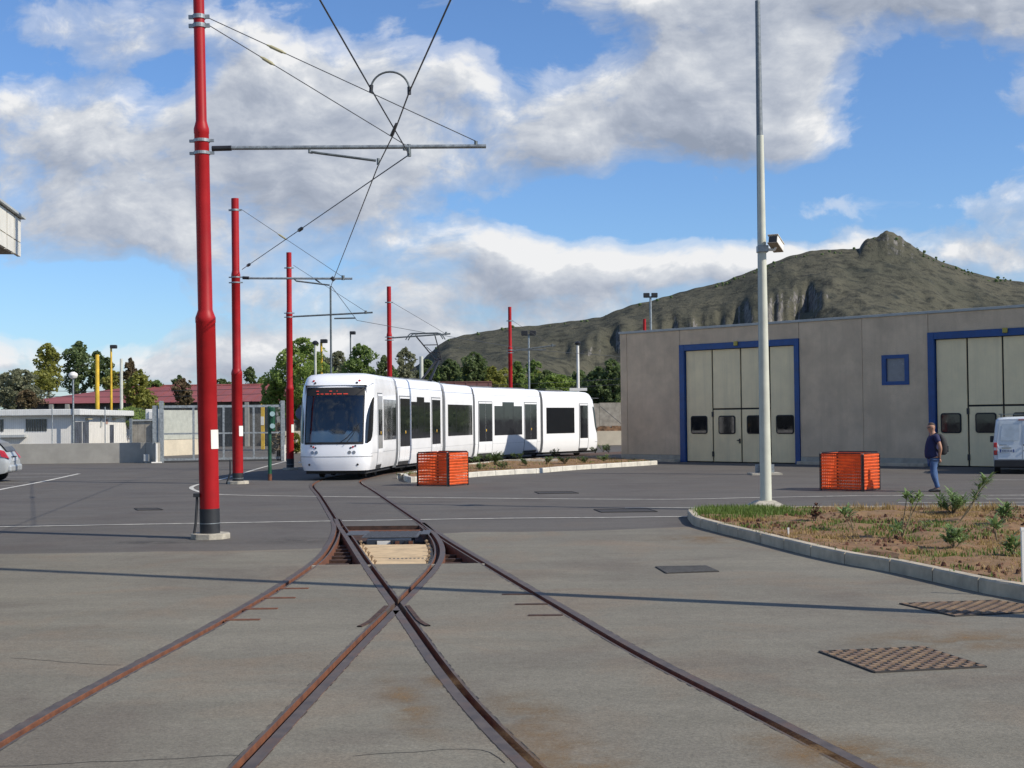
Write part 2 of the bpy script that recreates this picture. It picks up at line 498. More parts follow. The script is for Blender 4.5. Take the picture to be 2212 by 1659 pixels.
def ext_near(ps, y=-1.0):
    a, b = ps[0], ps[2]
    d = (a - b); k = (y - a.y) / d.y
    return [a + d * k] + ps
def rail_path(ps, far=None, sm=10):
    pts = ext_near(ps)
    if far: pts = pts + far
    out = catmull(pts, 0.4, sm)
    return flat2(out)
PL1 = rail_path(L1, far_rail(-0.72)); PR1 = rail_path(R1, far_rail(0.72))
PL2 = rail_path(L2); PR2 = rail_path(R2)
# widths across a rail: side = +1 when the groove lies towards +X
HW = 0.080
frog = None
best = 9
for a in PL2:
    for b in PR2:
        if (a - b).length < best: best = (a - b).length; frog = (a + b) / 2

def at_y(path, y):
    for i in range(len(path) - 1):
        if (path[i].y - y) * (path[i + 1].y - y) <= 0:
            k = (y - path[i].y) / (path[i + 1].y - path[i].y); return path[i].lerp(path[i + 1], k)
    return path[-1]
def split(path, gap):
    near = [p for p in path if p.y < frog.y - gap - .02] + [at_y(path, frog.y - gap)]; far = [at_y(path, frog.y + gap)] + [p for p in path if p.y > frog.y + gap + .02]
    return near, far

def rail_mesh(mb, path, side, bottom=-0.17):
    prof = [(-HW, bottom, 1), (-HW, 0.007, 0), (-0.002, 0.007, 2), (0.000, 0.001, 1), (0.002, -0.060, 1), (0.056, -0.060, 1), (0.058, 0.004, 0), (HW, 0.004, 1), (HW, bottom, 1)]
    rings = []
    for i, p in enumerate(path):
        t = path[min(i + 1, len(path) - 1)] - path[max(i - 1, 0)]
        nr = Vector((t.y, -t.x, 0)).normalized()
        rings.append([(p.x + nr.x * d * side, p.y + nr.y * d * side, z) for d, z, _ in prof])
    n = len(prof); o = len(mb.v)
    mb.v += [q_ for r_ in rings for q_ in r_]
    for i in range(len(rings) - 1):
        for j in range(n - 1):
            f = [o + i * n + j, o + i * n + j + 1, o + (i + 1) * n + j + 1, o + (i + 1) * n + j]
            mb.f.append(f if side > 0 else f[::-1]); mb.mi.append({0: 1, 1: 0, 2: 0, 3: 0, 4: 0, 5: 0, 6: 1, 7: 0}[j] if False else (1 if j in (1, 6) else (2 if j == 4 else 0)))
    for r0 in (0, len(rings) - 1):
        mb.f.append([o + r0 * n + j for j in range(n)]); mb.mi.append(0)

RM = [M_RUST, M_RAILTOP, M_RUSTD]
spec = [('PL1', PL1, 1, 'rusty grooved rail curving off to the bottom left corner', [PL1]),
        ('PR2', PR2, -1, 'rusty rail from the switch through the crossing to bottom centre left', list(split(PR2, 0.55))),
        ('PL2', PL2, 1, 'grooved rail from the switch through the crossing to bottom centre', list(split(PL2, 0.55))),
        ('PR1', PR1, -1, 'grooved rail curving off to the bottom right corner', [PR1])]
for nm, path, side, lab, segs in spec:
    mb = MB()
    for sg in segs: rail_mesh(mb, sg, side)
    root = thing('rail', (segs[0][0].x, segs[0][0].y, 0), lab, 'rail')
    mb.build('rail_bar', RM, root, smooth=False)
    # rusty tie plates beside the outer rails
    if nm in ('PL1', 'PR1'):
        px = [a4(1890, 495), a4(1800, 556), a4(1680, 626), a4(1560, 697)] if nm == 'PL1' else [a5(1270, 18), a5(1360, 82), a5(1450, 153)]
        for p in px:
            MB().box((p.x - .17, p.y - .035, -.02), (p.x + .17, p.y + .035, .012)).build('tie_plate', M_RUST if nm == 'PL1' else M_RUSTD, root)

# frog casting
def seg_(path, a, b): return [at_y(path, frog.y + a)] + [p for p in path if frog.y + a + .02 < p.y < frog.y + b - .02] + [at_y(path, frog.y + b)]
st2, sr2 = seg_(PL2, -.553, .553), seg_(PR2, -.553, .553)
sA, sB = strip_poly(st2, -HW, HW), strip_poly(sr2, -HW, HW)
gA, gB = strip_poly(st2, 0.0, 0.058), strip_poly(sr2, -0.058, 0.0)
vs, es = [], []
for poly in (sA, sB, gA, gB):
    o = len(vs); vs += [Vector((p.x, p.y)) for p in poly]; es += [(o + i, o + (i + 1) % len(poly)) for i in range(len(poly))]
r_ = delaunay_2d_cdt(vs, es, [], 0, 1e-6)
top, flo = MB(), MB()
for f in r_[2]:
    c = sum((r_[0][i] for i in f), Vector((0, 0))) / len(f)
    inS = inpoly(c.x, c.y, sA) or inpoly(c.x, c.y, sB)
    if not inS: continue
    inG = inpoly(c.x, c.y, gA) or inpoly(c.x, c.y, gB)
    pts = [(r_[0][i].x, r_[0][i].y) for i in f]
    if not inG: top.add([(x, y, 0.0065) for x, y in pts] + [(x, y, -0.06) for x, y in pts], [(0, 1, 2), (0, 3, 4, 1), (1, 4, 5, 2), (2, 5, 3, 0)])
    else: flo.add([(x, y, -0.06) for x, y in pts], [(0, 1, 2)])
fr = thing('rail_crossing', (frog.x, frog.y, 0), 'rusty crossing casting where the two inner rails meet', 'rail crossing')
top.build('casting', M_RAILTOP, fr); flo.build('groove_floor', M_RUSTD, fr)
# wing rails flaring away from the running rails on the near side of the crossing
for path, sd in ((PL2, 1), (PR2, -1)):
    pth = [at_y(path, frog.y - .25 - .2 * k) for k in range(8)][::-1]
    of = [HW + .001 + (.05 if i == 0 else .015 if i == 1 else .0) for i in range(8)]
    c_ = [Vector((p.x + sd * o, p.y, 0)) for p, o in zip(pth, of)]
    sp_ = strip_poly(c_, 0, .045 * sd)
    mb = MB(); n_ = len(c_)
    P_ = [[(sp_[i].x, sp_[i].y, .004), (sp_[i].x, sp_[i].y, .016), (sp_[2 * n_ - 1 - i].x, sp_[2 * n_ - 1 - i].y, .016), (sp_[2 * n_ - 1 - i].x, sp_[2 * n_ - 1 - i].y, .004)] for i in range(n_)]
    mb.grid(P_); mb.build('wing_rail', M_RUSTD, fr)
tag(MB().box((-8.5, -3, -.30), (6, 48, -.20)).build('sub_base', M_RUSTD), 'dark bed below the rails', kind='structure')

# ---- switch pit
Y0, Y1 = 18.55, 25.3
pl = [p for p in PL1 if Y0 <= p.y <= Y1]; pr = [p for p in PR1 if Y0 <= p.y <= Y1]
pl = [at_y(PL1, Y0)] + pl + [at_y(PL1, Y1)]; pr = [at_y(PR1, Y0)] + pr + [at_y(PR1, Y1)]
PIT = [Vector((p.x, p.y)) for p in pl] + [Vector((p.x, p.y)) for p in pr[::-1]]
RAILHOLES = [strip_poly(PL1, -HW, HW), strip_poly(PR1, -HW, HW), strip_poly(PL2, -HW, HW), strip_poly(PR2, -HW, HW)]
HOLES = RAILHOLES + [PIT]

pit = thing('switch_pit', (-2.0, 22.0, -0.2), 'sunken switch pit with cream planks between the rails', 'switch pit')
sheet('floor', [(p.x, p.y) for p in PIT], [], -0.165, M_RUSTD, pit)
# pit walls near and far
for (y, sgn) in ((Y0, 1), (Y1, -1)):
    a, b = at_y(PL1, y), at_y(PR1, y)
    MB().box((a.x, y - (.06 if sgn > 0 else 0), -.17), (b.x, y + (0 if sgn > 0 else .06), -.003)).build('edge_wall', M_CONC if sgn > 0 else M_RUSTD, pit)
M_PLANK = mat('cream_plank', (0.60, 0.44, 0.25), 0.8, var=0.12, scale=4, bump=0.2, bscale=30, dirt=(0.33, 0.24, 0.15), dscale=3)
def between(y, k): return at_y(PL2, y).lerp(at_y(PR2, y), k)
bands = [(18.72, 20.25), (20.29, 21.55), (21.6, 22.35)]
for y0, y1 in bands:
    n = 5; poly = []
    for i in range(n): y = y0 + (y1 - y0) * i / (n - 1); p = at_y(PL2, y); poly.append((p.x + .10, y))
    for i in range(n): y = y1 - (y1 - y0) * i / (n - 1); p = at_y(PR2, y); poly.append((p.x - .10, y))
    MB().prism(poly, -.15, -.075 - random.random() * .006).build('plank', M_PLANK, pit)
lt = MB()
for i in range(11):
    lt.box((-1.83 + .06 * i, 20.02, -.0765), (-1.80 + .06 * i, 20.12, -.0745))
lt.build('vent_slots', M_BLACK, pit)
def clip_(mb, x, y, s):
    mb.box((x - .05, y - .03, -.16), (x + .05, y + .03, -.08)); mb.tube([(x + s * .03, y, -.10), (x + s * .03, y, .0)], .014, 6); mb.box((x + s * .03 - .025, y - .02, -.03), (x + s * .03 + .025, y + .02, -.01))
M_CLIP = mat('rail_clip', (0.36, 0.26, 0.15), 0.7, var=0.4, scale=20, col2=(0.10, 0.06, 0.04))
for i in range(6):
    y = 19.2 + i * .62
    for path, s in ((PL2, 1), (PR2, -1)):
        p = at_y(path, y); mb = MB(); clip_(mb, p.x + s * .13, y, s); mb.build('rail_clip', M_CLIP, pit)
for i in range(7):
    y = 18.95 + i * .55
    for pa, pb in ((PL1, PL2), (PR2, PR1)):
        p, r2 = at_y(pa, y), at_y(pb, y)
        if r2.x - p.x < .3: continue
        MB().box((p.x + .07, y - .06, -.16), (min(p.x + .40, r2.x - .08), y + .06, -.085)).build('slide_chair', M_RUSTD, pit)
    p, r2 = at_y(PR2, y), at_y(PR1, y)
    if r2.x - p.x > .6: MB().box((r2.x - .36, y - .07, -.16), (r2.x - .07, y + .07, -.10)).build('slide_chair', M_RUSTD, pit)

# point machine with chequer plate lid
pm = thing('point_machine', (-2.0, 23.4, -0.16), 'dark point machine with a grey chequer plate lid in the switch pit', 'point machine')
xa, xb = at_y(PL2, 23.3).x + .30, at_y(PR2, 23.3).x - .22
MB().box((xa + .1, 22.55, -.16), (xb - .1, 23.6, -.012)).build('case', mat('machine_blue', (0.03, 0.04, 0.055), 0.5, var=0.2), pm, bevel=.01)
lid = MB(); lid.box((xa, 22.75, -.004), (xb, 23.9, .012)); lid.box((xa - .34, 23.25, .0), (xa - .01, 24.1, .010)); lid.box((xb + .01, 23.3, .0), (xb + .16, 24.1, .010))
M_LID = mat('chequer_plate', (0.085, 0.09, 0.10), 0.65, metal=0.0, var=0.15, scale=20)
lid.build('lid', M_LID, pm)
lg = MB(); k = 0
y = 22.80
while y < 23.88:
    x = xa + .03 + (.045 if k % 2 else 0)
    while x < xb - .05:
        lg.box((x, y, .012), (x + .05, y + .018, .017)); x += .09
    y += .06; k += 1
lg.build('chequer_ridges', M_LID, pm); pm.children
tag([o for o in bpy.data.objects if o.name.startswith('chequer_ridges')][0], kind='stuff')
MB().box((xa + .28, 22.535, -.125), (xa + .50, 22.548, -.035)).build('name_plate', M_WHITE2, pm)
for i, fx in enumerate((.55, .80)):
    MB().box((xa + (xb - xa) * fx, 22.46, -.16), (xa + (xb - xa) * fx + .03, 22.55, -.03)).build('rib', M_BLACK, pm)
for i, fx in enumerate((.62, .86)):
    MB().box((xa + (xb - xa) * fx, 22.538, -.10), (xa + (xb - xa) * fx + .07, 22.548, -.04)).build('hazard_label', M_RUST, pm)
rod = MB(); rod.tube([(at_y(PL1, 24.6).x, 24.6, -.05), (at_y(PR1, 24.6).x, 24.6, -.05)], .03, 8)
rod.build('drive_rod', M_RUST, pm)

# ---- ground sheets
big = 6000.0
g = sheet('ground', [(-big, -40), (big, -40), (big, big), (-big, big)], HOLES, 0.0, M_ASPH)
tag(g, 'dark asphalt yard stretching to the buildings', kind='structure')
edgeL = [G(x, y) for x, y in [(-260, 1203), (0, 1197), (180, 1195), (330, 1192), (520, 1190), (640, 1187), (722, 1184)]]
edgeR = [G(x, y) for x, y in [(955, 1153), (1000, 1150), (1150, 1149), (1300, 1146), (1420, 1141), (1520, 1137), (1700, 1130)]]
a, b = at_y(PL1, 20.9), at_y(PR1, 23.6)
apron = [(-34, -30), (34, -30), (34, 24.5)] + [(p.x, p.y) for p in edgeR[::-1]] + [(-1.2, edgeR[0].y), (-1.2, 20.6), (edgeL[-1].x, edgeL[-1].y)] + [(p.x, p.y) for p in edgeL[::-1]] + [(-34, 20.2)]
tag(sheet('apron_pavement', apron, HOLES, 0.0035, M_APRON), 'worn pale asphalt apron around the rails', kind='structure')

# ---- painted lines
def pline(pts, w=0.12, lab=None, closed=False):
    path = catmull(pts, 0.5)
    poly = strip_poly(path, -w / 2, w / 2)
    holes = RAILHOLES if any(p.y < 46 for p in path) else []
    return tag(sheet('painted_line', poly, holes, 0.0075, M_PAINT), lab, kind='structure')
pline([G(x, y) for x, y in [(-400, 1143), (0, 1138.5), (250, 1134), (430, 1131), (720, 1126), (905, 1123), (1100, 1120), (1300, 1118.5), (1505, 1116)]], .12, 'long white line across the yard')
pline([G(x, y) for x, y in [(619, 996), (560, 1012), (500, 1030), (455, 1041), (425, 1048), (413, 1054), (425, 1061), (455, 1067), (520, 1070), (700, 1073), (900, 1075), (1200, 1078), (1450, 1079), (1600, 1076), (1760, 1073), (1900, 1071), (2250, 1070)]], .13, 'white line bending back to the gate')
pline([G(x, y) for x, y in [(1350, 1098), (1500, 1097), (1640, 1096.5)]], .10)
pline([G(x, y) for x, y in [(1940, 1086), (2060, 1086), (2250, 1085.5)]], .10)
pline([G(x, y) for x, y in [(2130, 1078.5), (2300, 1078)]], .09)
pline([G(x, y) for x, y in [(-60, 1072), (0, 1058), (90, 1041), (171, 1023.5)]], .16, 'white parking line beside the silver car')
for yy, xe in ((1024, 150), (1031, 130), (1042, 70), (1050, 30)):
    pline([G(-60, yy + 1), G(xe, yy - .5)], .10)
pline([G(2140, 1037), G(2260, 1037)], .10)
# fine cracks in the apron
M_CRACK = mat('crack', (0.035, 0.033, 0.03), 0.95)
def crack(pts, w=.012):
    path = catmull(pts, 0.12)
    path = [Vector((p.x + random.uniform(-.012, .012), p.y + random.uniform(-.02, .02), 0)) for p in path]
    tag(sheet('pavement_crack', strip_poly(path, -w / 2, w / 2), RAILHOLES, 0.0055, M_CRACK), kind='structure')
crack([G(0, 1657), G(200, 1647), G(380, 1641), G(500, 1634), G(560, 1634)], .007)
crack([G(760, 1634), G(900, 1625), G(1010, 1619), G(1060, 1628), G(1090, 1650)], .007)
crack([G(20, 1423), G(110, 1428), G(190, 1436), G(260, 1438)], .008)
# crumbled dark joint between rail and asphalt
for path in (PL1, PL2, PR2, PR1):
    pn = [p for p in path if 5.5 < p.y < 43]
    jp = catmull(pn[::2] + [pn[-1]], .09)
    jp = [p for p in jp if not (18.4 < p.y < 25.4) and abs(p.y - frog.y) > .75]
    mb = MB()
    for sd in (-1, 1):
        for p, q2 in zip(jp, jp[1:]):
            if (q2 - p).length > .4 or random.random() < .3: continue
            t_ = (q2 - p).normalized(); nr = Vector((t_.y, -t_.x, 0)) * sd
            w0 = HW + .001; w1 = HW + random.uniform(.002, .009)
            mb.add([(p.x + nr.x * w0, p.y + nr.y * w0, .0058), (q2.x + nr.x * w0, q2.y + nr.y * w0, .0058), (q2.x + nr.x * w1, q2.y + nr.y * w1, .0058), (p.x + nr.x * (w1 + random.uniform(-.002, .003)), p.y + nr.y * w1, .0058)], [(0, 1, 2, 3)])
    tag(mb.build('rail_joint', M_CRACK), 'crumbled dark joint along a rail', kind='structure')
# rust stains washed from the rails keep their own shape
M_STAIN = bpy.data.materials.new('rust_stain'); M_STAIN.use_nodes = True
nt = NT(M_STAIN.node_tree); b = M_STAIN.node_tree.nodes['Principled BSDF']; out = M_STAIN.node_tree.nodes['Material Output']
pos = nt.n('ShaderNodeNewGeometry').outputs['Position']
uvn = nt.n('ShaderNodeTexCoord').outputs['Object']
ln = nt.vmath('LENGTH', uvn, out=1)
fade = nt.math('SUBTRACT', 1.0, ln, clamp=True)
al = nt.math('MULTIPLY', nt.math('MULTIPLY', nt.math('POWER', fade, 1.3), nt.ramp(nt.noise(pos, 2.2, 6, 0.65), [(0.38, 0.0), (0.68, 1.0)])), 1.1, clamp=True)
al = nt.math('MULTIPLY', al, nt.ramp(nt.noise(pos, 60, 2, 0.6), [(0.35, 0.35), (0.65, 1.0)]))
b.inputs['Base Color'].default_value = (0.24, 0.145, 0.06, 1); b.inputs['Roughness'].default_value = 0.9
tr = nt.n('ShaderNodeBsdfTransparent'); mx = nt.n('ShaderNodeMixShader')
nt.link(al, mx.inputs[0]); nt.link(tr.outputs[0], mx.inputs[1]); nt.link(b.outputs[0], mx.inputs[2]); nt.link(mx.outputs[0], out.inputs['Surface'])
STL = ['rust stain right of the centre rail near the bottom edge', 'rust stain at the bottom edge between centre and right rails', 'rust stain right of the right rail near the bottom', 'small rust stain left of the centre rail below the crossing', 'broad rust tint in front of the island tip', 'rust tint between the two studded manhole covers', 'faint rust stain left of the centre rail at the bottom', 'rust stain at the bottom right beside the rail end']
def stain(c, rx, ry, rz, k):
    me = bpy.data.meshes.new('rust_stain')
    n = 20
    me.from_pydata([(math.cos(2 * math.pi * i / n), math.sin(2 * math.pi * i / n), 0) for i in range(n)], [], [tuple(range(n))])
    me.materials.append(M_STAIN)
    o = link('rust_stain', me); o.location = (c.x, c.y, 0.0046 + k * .0003); o.scale = (rx, ry, 1); o.rotation_euler = (0, 0, rz)
    tag(o, STL[k], 'rust stain', 'rust stains beside the rails')
for k, (x, y, rx, ry, rz) in enumerate([(1145, 1560, .40, 1.3, .12), (1240, 1655, .55, .9, .15), (1760, 1620, .55, .9, .2), (950, 1470, .22, .8, .2), (1560, 1165, 1.6, 1.2, 0), (2080, 1385, 1.3, .8, 0), (880, 1520, .25, 1.4, .2), (1900, 1640, .5, .6, .2)]):
    stain(G(x, y), rx, ry, rz, k)

M_OIL = M_STAIN.copy(); M_OIL.name = 'oil_stain'
M_OIL.node_tree.nodes['Principled BSDF'].inputs['Base Color'].default_value = (0.075, 0.07, 0.065, 1)
OIL = [(640, 1168, .9, .9, 'dark oily smudge between the nearest mast and the switch'), (330, 1172, 1.3, .5, 'dark smudge left of the nearest mast foot')]
for k, (x, y, rx, ry, lab) in enumerate(OIL):
    stain(G(x, y), rx, ry, .1 * k, k % 8)
    o = COL.objects[-1]; o.data.materials[0] = M_OIL; o.name = 'oil_stain'; o.data.name = 'oil_stain'; o.location.z += .0026
    o['label'] = lab; o['category'] = 'oil stain'; o['group'] = 'oil stains on the apron'

# ---- manhole covers
def cover(cs, lab, rusty=True, h=.012, cells=True):
    cs = [Vector((c.x, c.y)) for c in cs]
    ctr = sum(cs, Vector((0, 0))) / 4
    t = thing('manhole_cover', (ctr.x, ctr.y, 0), lab, 'manhole cover', 'manhole covers in the yard')
    m = M_COVR if rusty else M_COVG
    MB().prism([(p.x, p.y) for p in cs][::-1] if (cs[1] - cs[0]).cross(cs[2] - cs[0]) < 0 else [(p.x, p.y) for p in cs], -.02, h - .004).build('plate', M_COVD, t)
    if cells:
        mb = MB(); n = 15
        for i in range(n):
            for j in range(n):
                u0, v0 = (i + .5) / n, (j + .5) / n
                if (i + j) % 2: continue
                def pt(u, v): return cs[0].lerp(cs[1], u).lerp(cs[3].lerp(cs[2], u), v)
                s = .40 / n
                q4 = [pt(u0 - s, v0 - s), pt(u0 + s, v0 - s), pt(u0 + s, v0 + s), pt(u0 - s, v0 + s)]
                mb.prism([(p.x, p.y) for p in q4], h - .004, h + .008)
        rim = MB()
        o = mb.build('raised_studs', m, t); tag(o, kind='stuff')
    mb = MB()
    for i in range(4):
        mb.tube([(cs[i].x, cs[i].y, h - .004), (cs[(i + 1) % 4].x, cs[(i + 1) % 4].y, h - .004)], .012, 4)
    mb.build('frame', M_COVD, t)
M_COVR = mat('cover_rust', (0.23, 0.155, 0.09), 0.8, var=0.3, scale=6, col2=(0.13, 0.085, 0.065))
M_COVG = mat('cover_grey', (0.10, 0.098, 0.095), 0.8, var=0.2, scale=8)
M_COVD = mat('cover_dark', (0.045, 0.040, 0.036), 0.85, var=0.2, scale=8)
cover([G(1770, 1410), G(1995, 1400), G(2130, 1443), G(1890, 1455)], 'rusty studded manhole cover, nearest on the right of the rails')
cover([G(1944, 1306), G(2150, 1299), G(2300, 1321), G(2062, 1333)], 'rusty studded manhole cover crossed by the shadow beside the kerb')
cover([G(1417, 1226), G(1525, 1224), G(1552, 1236), G(1440, 1240)], 'grey manhole cover between the right rail and the planted island', False)
cover([G(1283, 1101), G(1400, 1100), G(1420, 1106), G(1300, 1107.5)], 'reddish manhole cover beside the short white line', True, cells=False)
cover([G(1155, 1063), G(1235, 1062.5), G(1250, 1066), G(1165, 1067)], 'dark manhole cover in front of the middle planter', False, cells=False)
cover([G(290, 1099), G(340, 1098.5), G(352, 1102), G(298, 1103)], 'small dark manhole cover left of the nearest red mast', False, cells=False)

# ---- planters
M_SOIL = mat('soil', (0.165, 0.085, 0.042), 0.95, var=0.25, scale=2.5, bump=1.0, bscale=12, col2=(0.20, 0.125, 0.055), dirt=(0.20, 0.12, 0.055), dscale=0.9)
M_CLOD = mat('clods', (0.15, 0.062, 0.034), 0.95, var=0.4, scale=8, bump=0.6, bscale=30)
M_GRASS = translucent('grass', (0.14, 0.21, 0.035), 0.35)
M_DRY = translucent('dry_grass', (0.36, 0.245, 0.085), 0.3)

def kerb(path, mat_, parent, w=.14, h=.16, ln=1.0, gap=.022, z0=-.05):
    """kerb stones laid along the outer edge, one object each"""
    path = catmull(path, 0.05)
    acc, i0 = 0.0, 0
    for i in range(1, len(path)):
        acc += (path[i] - path[i - 1]).length
        if acc >= ln or i == len(path) - 1:
            seg = path[i0:i + 1]
            if acc > .2:
                st = max(1, len(seg) // 5); seg = seg[::st] + ([seg[-1]] if (len(seg) - 1) % st else [])
                d = (seg[-1] - seg[-2]).normalized(); seg[-1] = seg[-1] - d * gap
                left, right = offset_path(seg, -w), seg
                hh = h + random.uniform(-.004, .004)
                P = []
                for (l, r2) in zip(left, right):
                    dv = Vector((l.x - r2.x, l.y - r2.y)).normalized()
                    P.append([(r2.x, r2.y, z0), (r2.x + dv.x * .004, r2.y + dv.y * .004, hh - .02), (r2.x + dv.x * .022, r2.y + dv.y * .022, hh), (l.x, l.y, hh), (l.x, l.y, z0)])
                mb = MB(); mb.grid(P, flip=True); n = len(P)
                mb.f.append([0, 1, 2, 3, 4]); mb.mi.append(0); mb.f.append([(n - 1) * 5 + k for k in (4, 3, 2, 1, 0)]); mb.mi.append(0)
                mb.build('kerb_stone', mat_, parent)
            acc, i0 = 0.0, i

def soil_mesh(poly, parent, zb, amp, step, seed=0):
    xs = [p[0] for p in poly]; ys = [p[1] for p in poly]
    vs, es = [Vector((p[0], p[1])) for p in poly], [(i, (i + 1) % len(poly)) for i in range(len(poly))]
    x = min(xs)
    while x < max(xs):
        y = min(ys)
        while y < max(ys):
            px, py = x + random.uniform(-.3, .3) * step, y + random.uniform(-.3, .3) * step
            if inpoly(px, py, poly): vs.append(Vector((px, py)))
            y += step
        x += step
    r = delaunay_2d_cdt(vs, es, [], 0, 1e-5)
    fs = [f for f in r[2] if inpoly(sum(r[0][i].x for i in f) / 3, sum(r[0][i].y for i in f) / 3, poly)]
    n0 = len(poly)
    V = []
    for i, p in enumerate(r[0]):
        z = zb + (0 if i < n0 else amp * (noise.fractal(Vector((p.x * 1.1, p.y * 1.1, seed)), 1, 2, 4) + .25) + amp * .5 * noise.noise(Vector((p.x * 5, p.y * 5, seed))))
        V.append((p.x, p.y, z))
    me = bpy.data.meshes.new('soil'); me.from_pydata(V, [], fs); me.materials.append(M_SOIL)
    bm = bmesh.new(); bm.from_mesh(me)
    for f in bm.faces:
        f.normal_update()
        if f.normal.z < 0: f.normal_flip()
    bm.to_mesh(me); bm.free()
    return link('soil', me, parent)

def blades(mb, c, n, spread, h, lean=.5, w=.006):
    for _ in range(n):
        a = random.uniform(0, 6.28); r = spread * math.sqrt(random.random())
        x, y = c[0] + r * math.cos(a), c[1] + r * math.sin(a)
        hh = h * random.uniform(.5, 1.2); b_ = random.uniform(0, 6.28); l = hh * lean * random.random()
        dx, dy = math.cos(b_), math.sin(b_); ww = w * random.uniform(.7, 1.5)
        px, py = -dy * ww, dx * ww
        z = c[2]
        mb.add([(x - px, y - py, z), (x + px, y + py, z), (x + dx * l * .4 + px * .7, y + dy * l * .4 + py * .7, z + hh * .6), (x + dx * l * .4 - px * .7, y + dy * l * .4 - py * .7, z + hh * .6), (x + dx * l, y + dy * l, z + hh)],
               [(0, 1, 2, 3), (3, 2, 4)])

zb = lambda x, y: G((1700 + .3888 * x) * .8641, (1180 + .3888 * y) * .8641)
near = [zb(*p) for p in [(62, 318), (85, 342), (150, 365), (310, 408), (480, 450), (660, 497), (860, 548), (1095, 600), (1350, 645), (1640, 710), (1990, 790), (2212, 830)]]
near += [Vector((5.75, 12.2, 0)), Vector((6.4, 10.2, 0)), Vector((7.6, 8.4, 0))]
farE = [Vector((3.36, 26.45, 0)), Vector((3.46, 26.75, 0)), Vector((3.75, 27.0, 0)), Vector((4.6, 27.2, 0)), Vector((7.0, 27.0, 0)), Vector((10.0, 26.7, 0)), Vector((14.0, 26.3, 0)), Vector((18.0, 25.9, 0))]
isl = thing('planter_island', (6, 22, 0), 'kerbed planting island with bare red soil and young shrubs on the right', 'planter')
# outer side must lie right of travel: near edge runs from the right towards the tip, then along the far side
kerb((near[::-1] + farE)[::-1], M_KERB, isl)
ring = near[::-1] + farE + [Vector((18, 8.4, 0))]
inner = []
rr_ = catmull(near[::-1] + farE, 0.5)
inn = offset_path(rr_[::-1], -.15)[::-1]
soilpoly = [(p.x, p.y) for p in inn] + [(18, 8.5)]
soil_mesh(soilpoly, isl, .125, .07, .16, 3)
gm, dm = MB(), MB()
for _ in range(5200):
    x, y = random.uniform(3.4, 11.5), random.uniform(12, 27)
    if abs(x) > y * .40 or not inpoly(x, y, soilpoly): continue
    f = noise.noise(Vector((x * .5, y * .5, 1.7)))
    tipness = max(0, 1 - (Vector((x, y)) - Vector((4.3, 25.8))).length / 1.5)
    near_edge = min((Vector((x, y)) - Vector((p.x, p.y))).length for p in near)
    if tipness > 0 or (f > .15 and random.random() < .6) or (near_edge < .5 and random.random() < .35):
        blades(gm, (x, y, .12), 12 if tipness else 9, .14, .11 if tipness else .08, .6, .008)
    elif noise.noise(Vector((x * .6, y * .45, 8))) < .05 or random.random() < .15:
        blades(dm, (x, y, .115), 9, .16, .075, 1.3, .007)
for _ in range(130):
    blades(gm, (random.uniform(3.6, 5.0), random.uniform(25.3, 26.9), .12), 14, .16, .13) if True else None
for _ in range(90):
    x = random.uniform(6, 11); blades(dm, (x, 26.2 + random.uniform(-.5, .3), .12), 9, .15, .16, .8)
tag(gm.build('grass', M_GRASS, isl), kind='stuff'); tag(dm.build('dry_grass', M_DRY, isl), kind='stuff')
cm = MB()
for _ in range(5000):
    x, y = random.uniform(3.5, 11), random.uniform(13, 26.5)
    if not inpoly(x, y, soilpoly): continue
    if noise.noise(Vector((x * .6, y * .45, 8))) < .0: continue
    s = random.uniform(.012, .06) * random.random() ** .5
    vs = [(x + s * random.uniform(.6, 1.2) * math.cos(k * 1.256), y + s * random.uniform(.6, 1.2) * math.sin(k * 1.256), .12) for k in range(5)]
    vs += [(x + s * random.uniform(.2, .6) * math.cos(k * 1.256), y + s * random.uniform(.2, .6) * math.sin(k * 1.256), .13 + s * random.uniform(.6, 1.4)) for k in range(5)]
    cm.add(vs, [(0, 1, 6, 5), (1, 2, 7, 6), (2, 3, 8, 7), (3, 4, 9, 8), (4, 0, 5, 9), (5, 6, 7, 8, 9)])
tag(cm.build('soil_clods', M_CLOD, isl), kind='stuff')

z1 = lambda x, y: G((700 + .3888 * x) * .8641, (880 + .3888 * y) * .8641)
z9 = lambda x, y: G((1000 + .31646 * x) * .8641, (1100 + .31646 * y) * .8641)
front = [z1(792, 812), z1(800, 830), z1(840, 838), z1(885, 836), z9(560, 295), z9(720, 283), z9(960, 268), z9(1090, 262), z9(1320, 242), z9(1530, 227), z9(1720, 215), z9(1920, 203), z9(2035, 195)]
back = [Vector((-3.72, 45.5, 0)), Vector((-3.74, 45.9, 0)), Vector((-3.5, 47.2, 0)), Vector((-2.9, 50.5, 0)), Vector((-2.1, 54, 0)), Vector((-.9, 58, 0)), Vector((.9, 61.6, 0)), Vector((2.2, 63.4, 0))]
mid = thing('planter_island', (0, 53, 0), 'long kerbed planting bed with pale kerb in front of the tram', 'planter')
kerb((front[::-1] + back)[::-1], M_KERBW, mid, ln=1.05, h=.17)
rr_ = catmull(front[::-1] + back, 0.5)
inn = offset_path(rr_[::-1], -.15)[::-1]
mpoly = [(p.x, p.y) for p in inn] + [(4.6, 62.2)]
soil_mesh(mpoly, mid, .13, .08, .45, 9)
gm, dm = MB(), MB()
for _ in range(900):
    x, y = random.uniform(-3.8, 6.5), random.uniform(45, 63)
    if not inpoly(x, y, mpoly): continue
    if y < 47 or noise.noise(Vector((x * .7, y * .4, 5))) > .25: blades(gm, (x, y, .13), 6, .2, .10, .7, .012)
    else: blades(dm, (x, y, .13), 6, .2, .08, .9, .012)
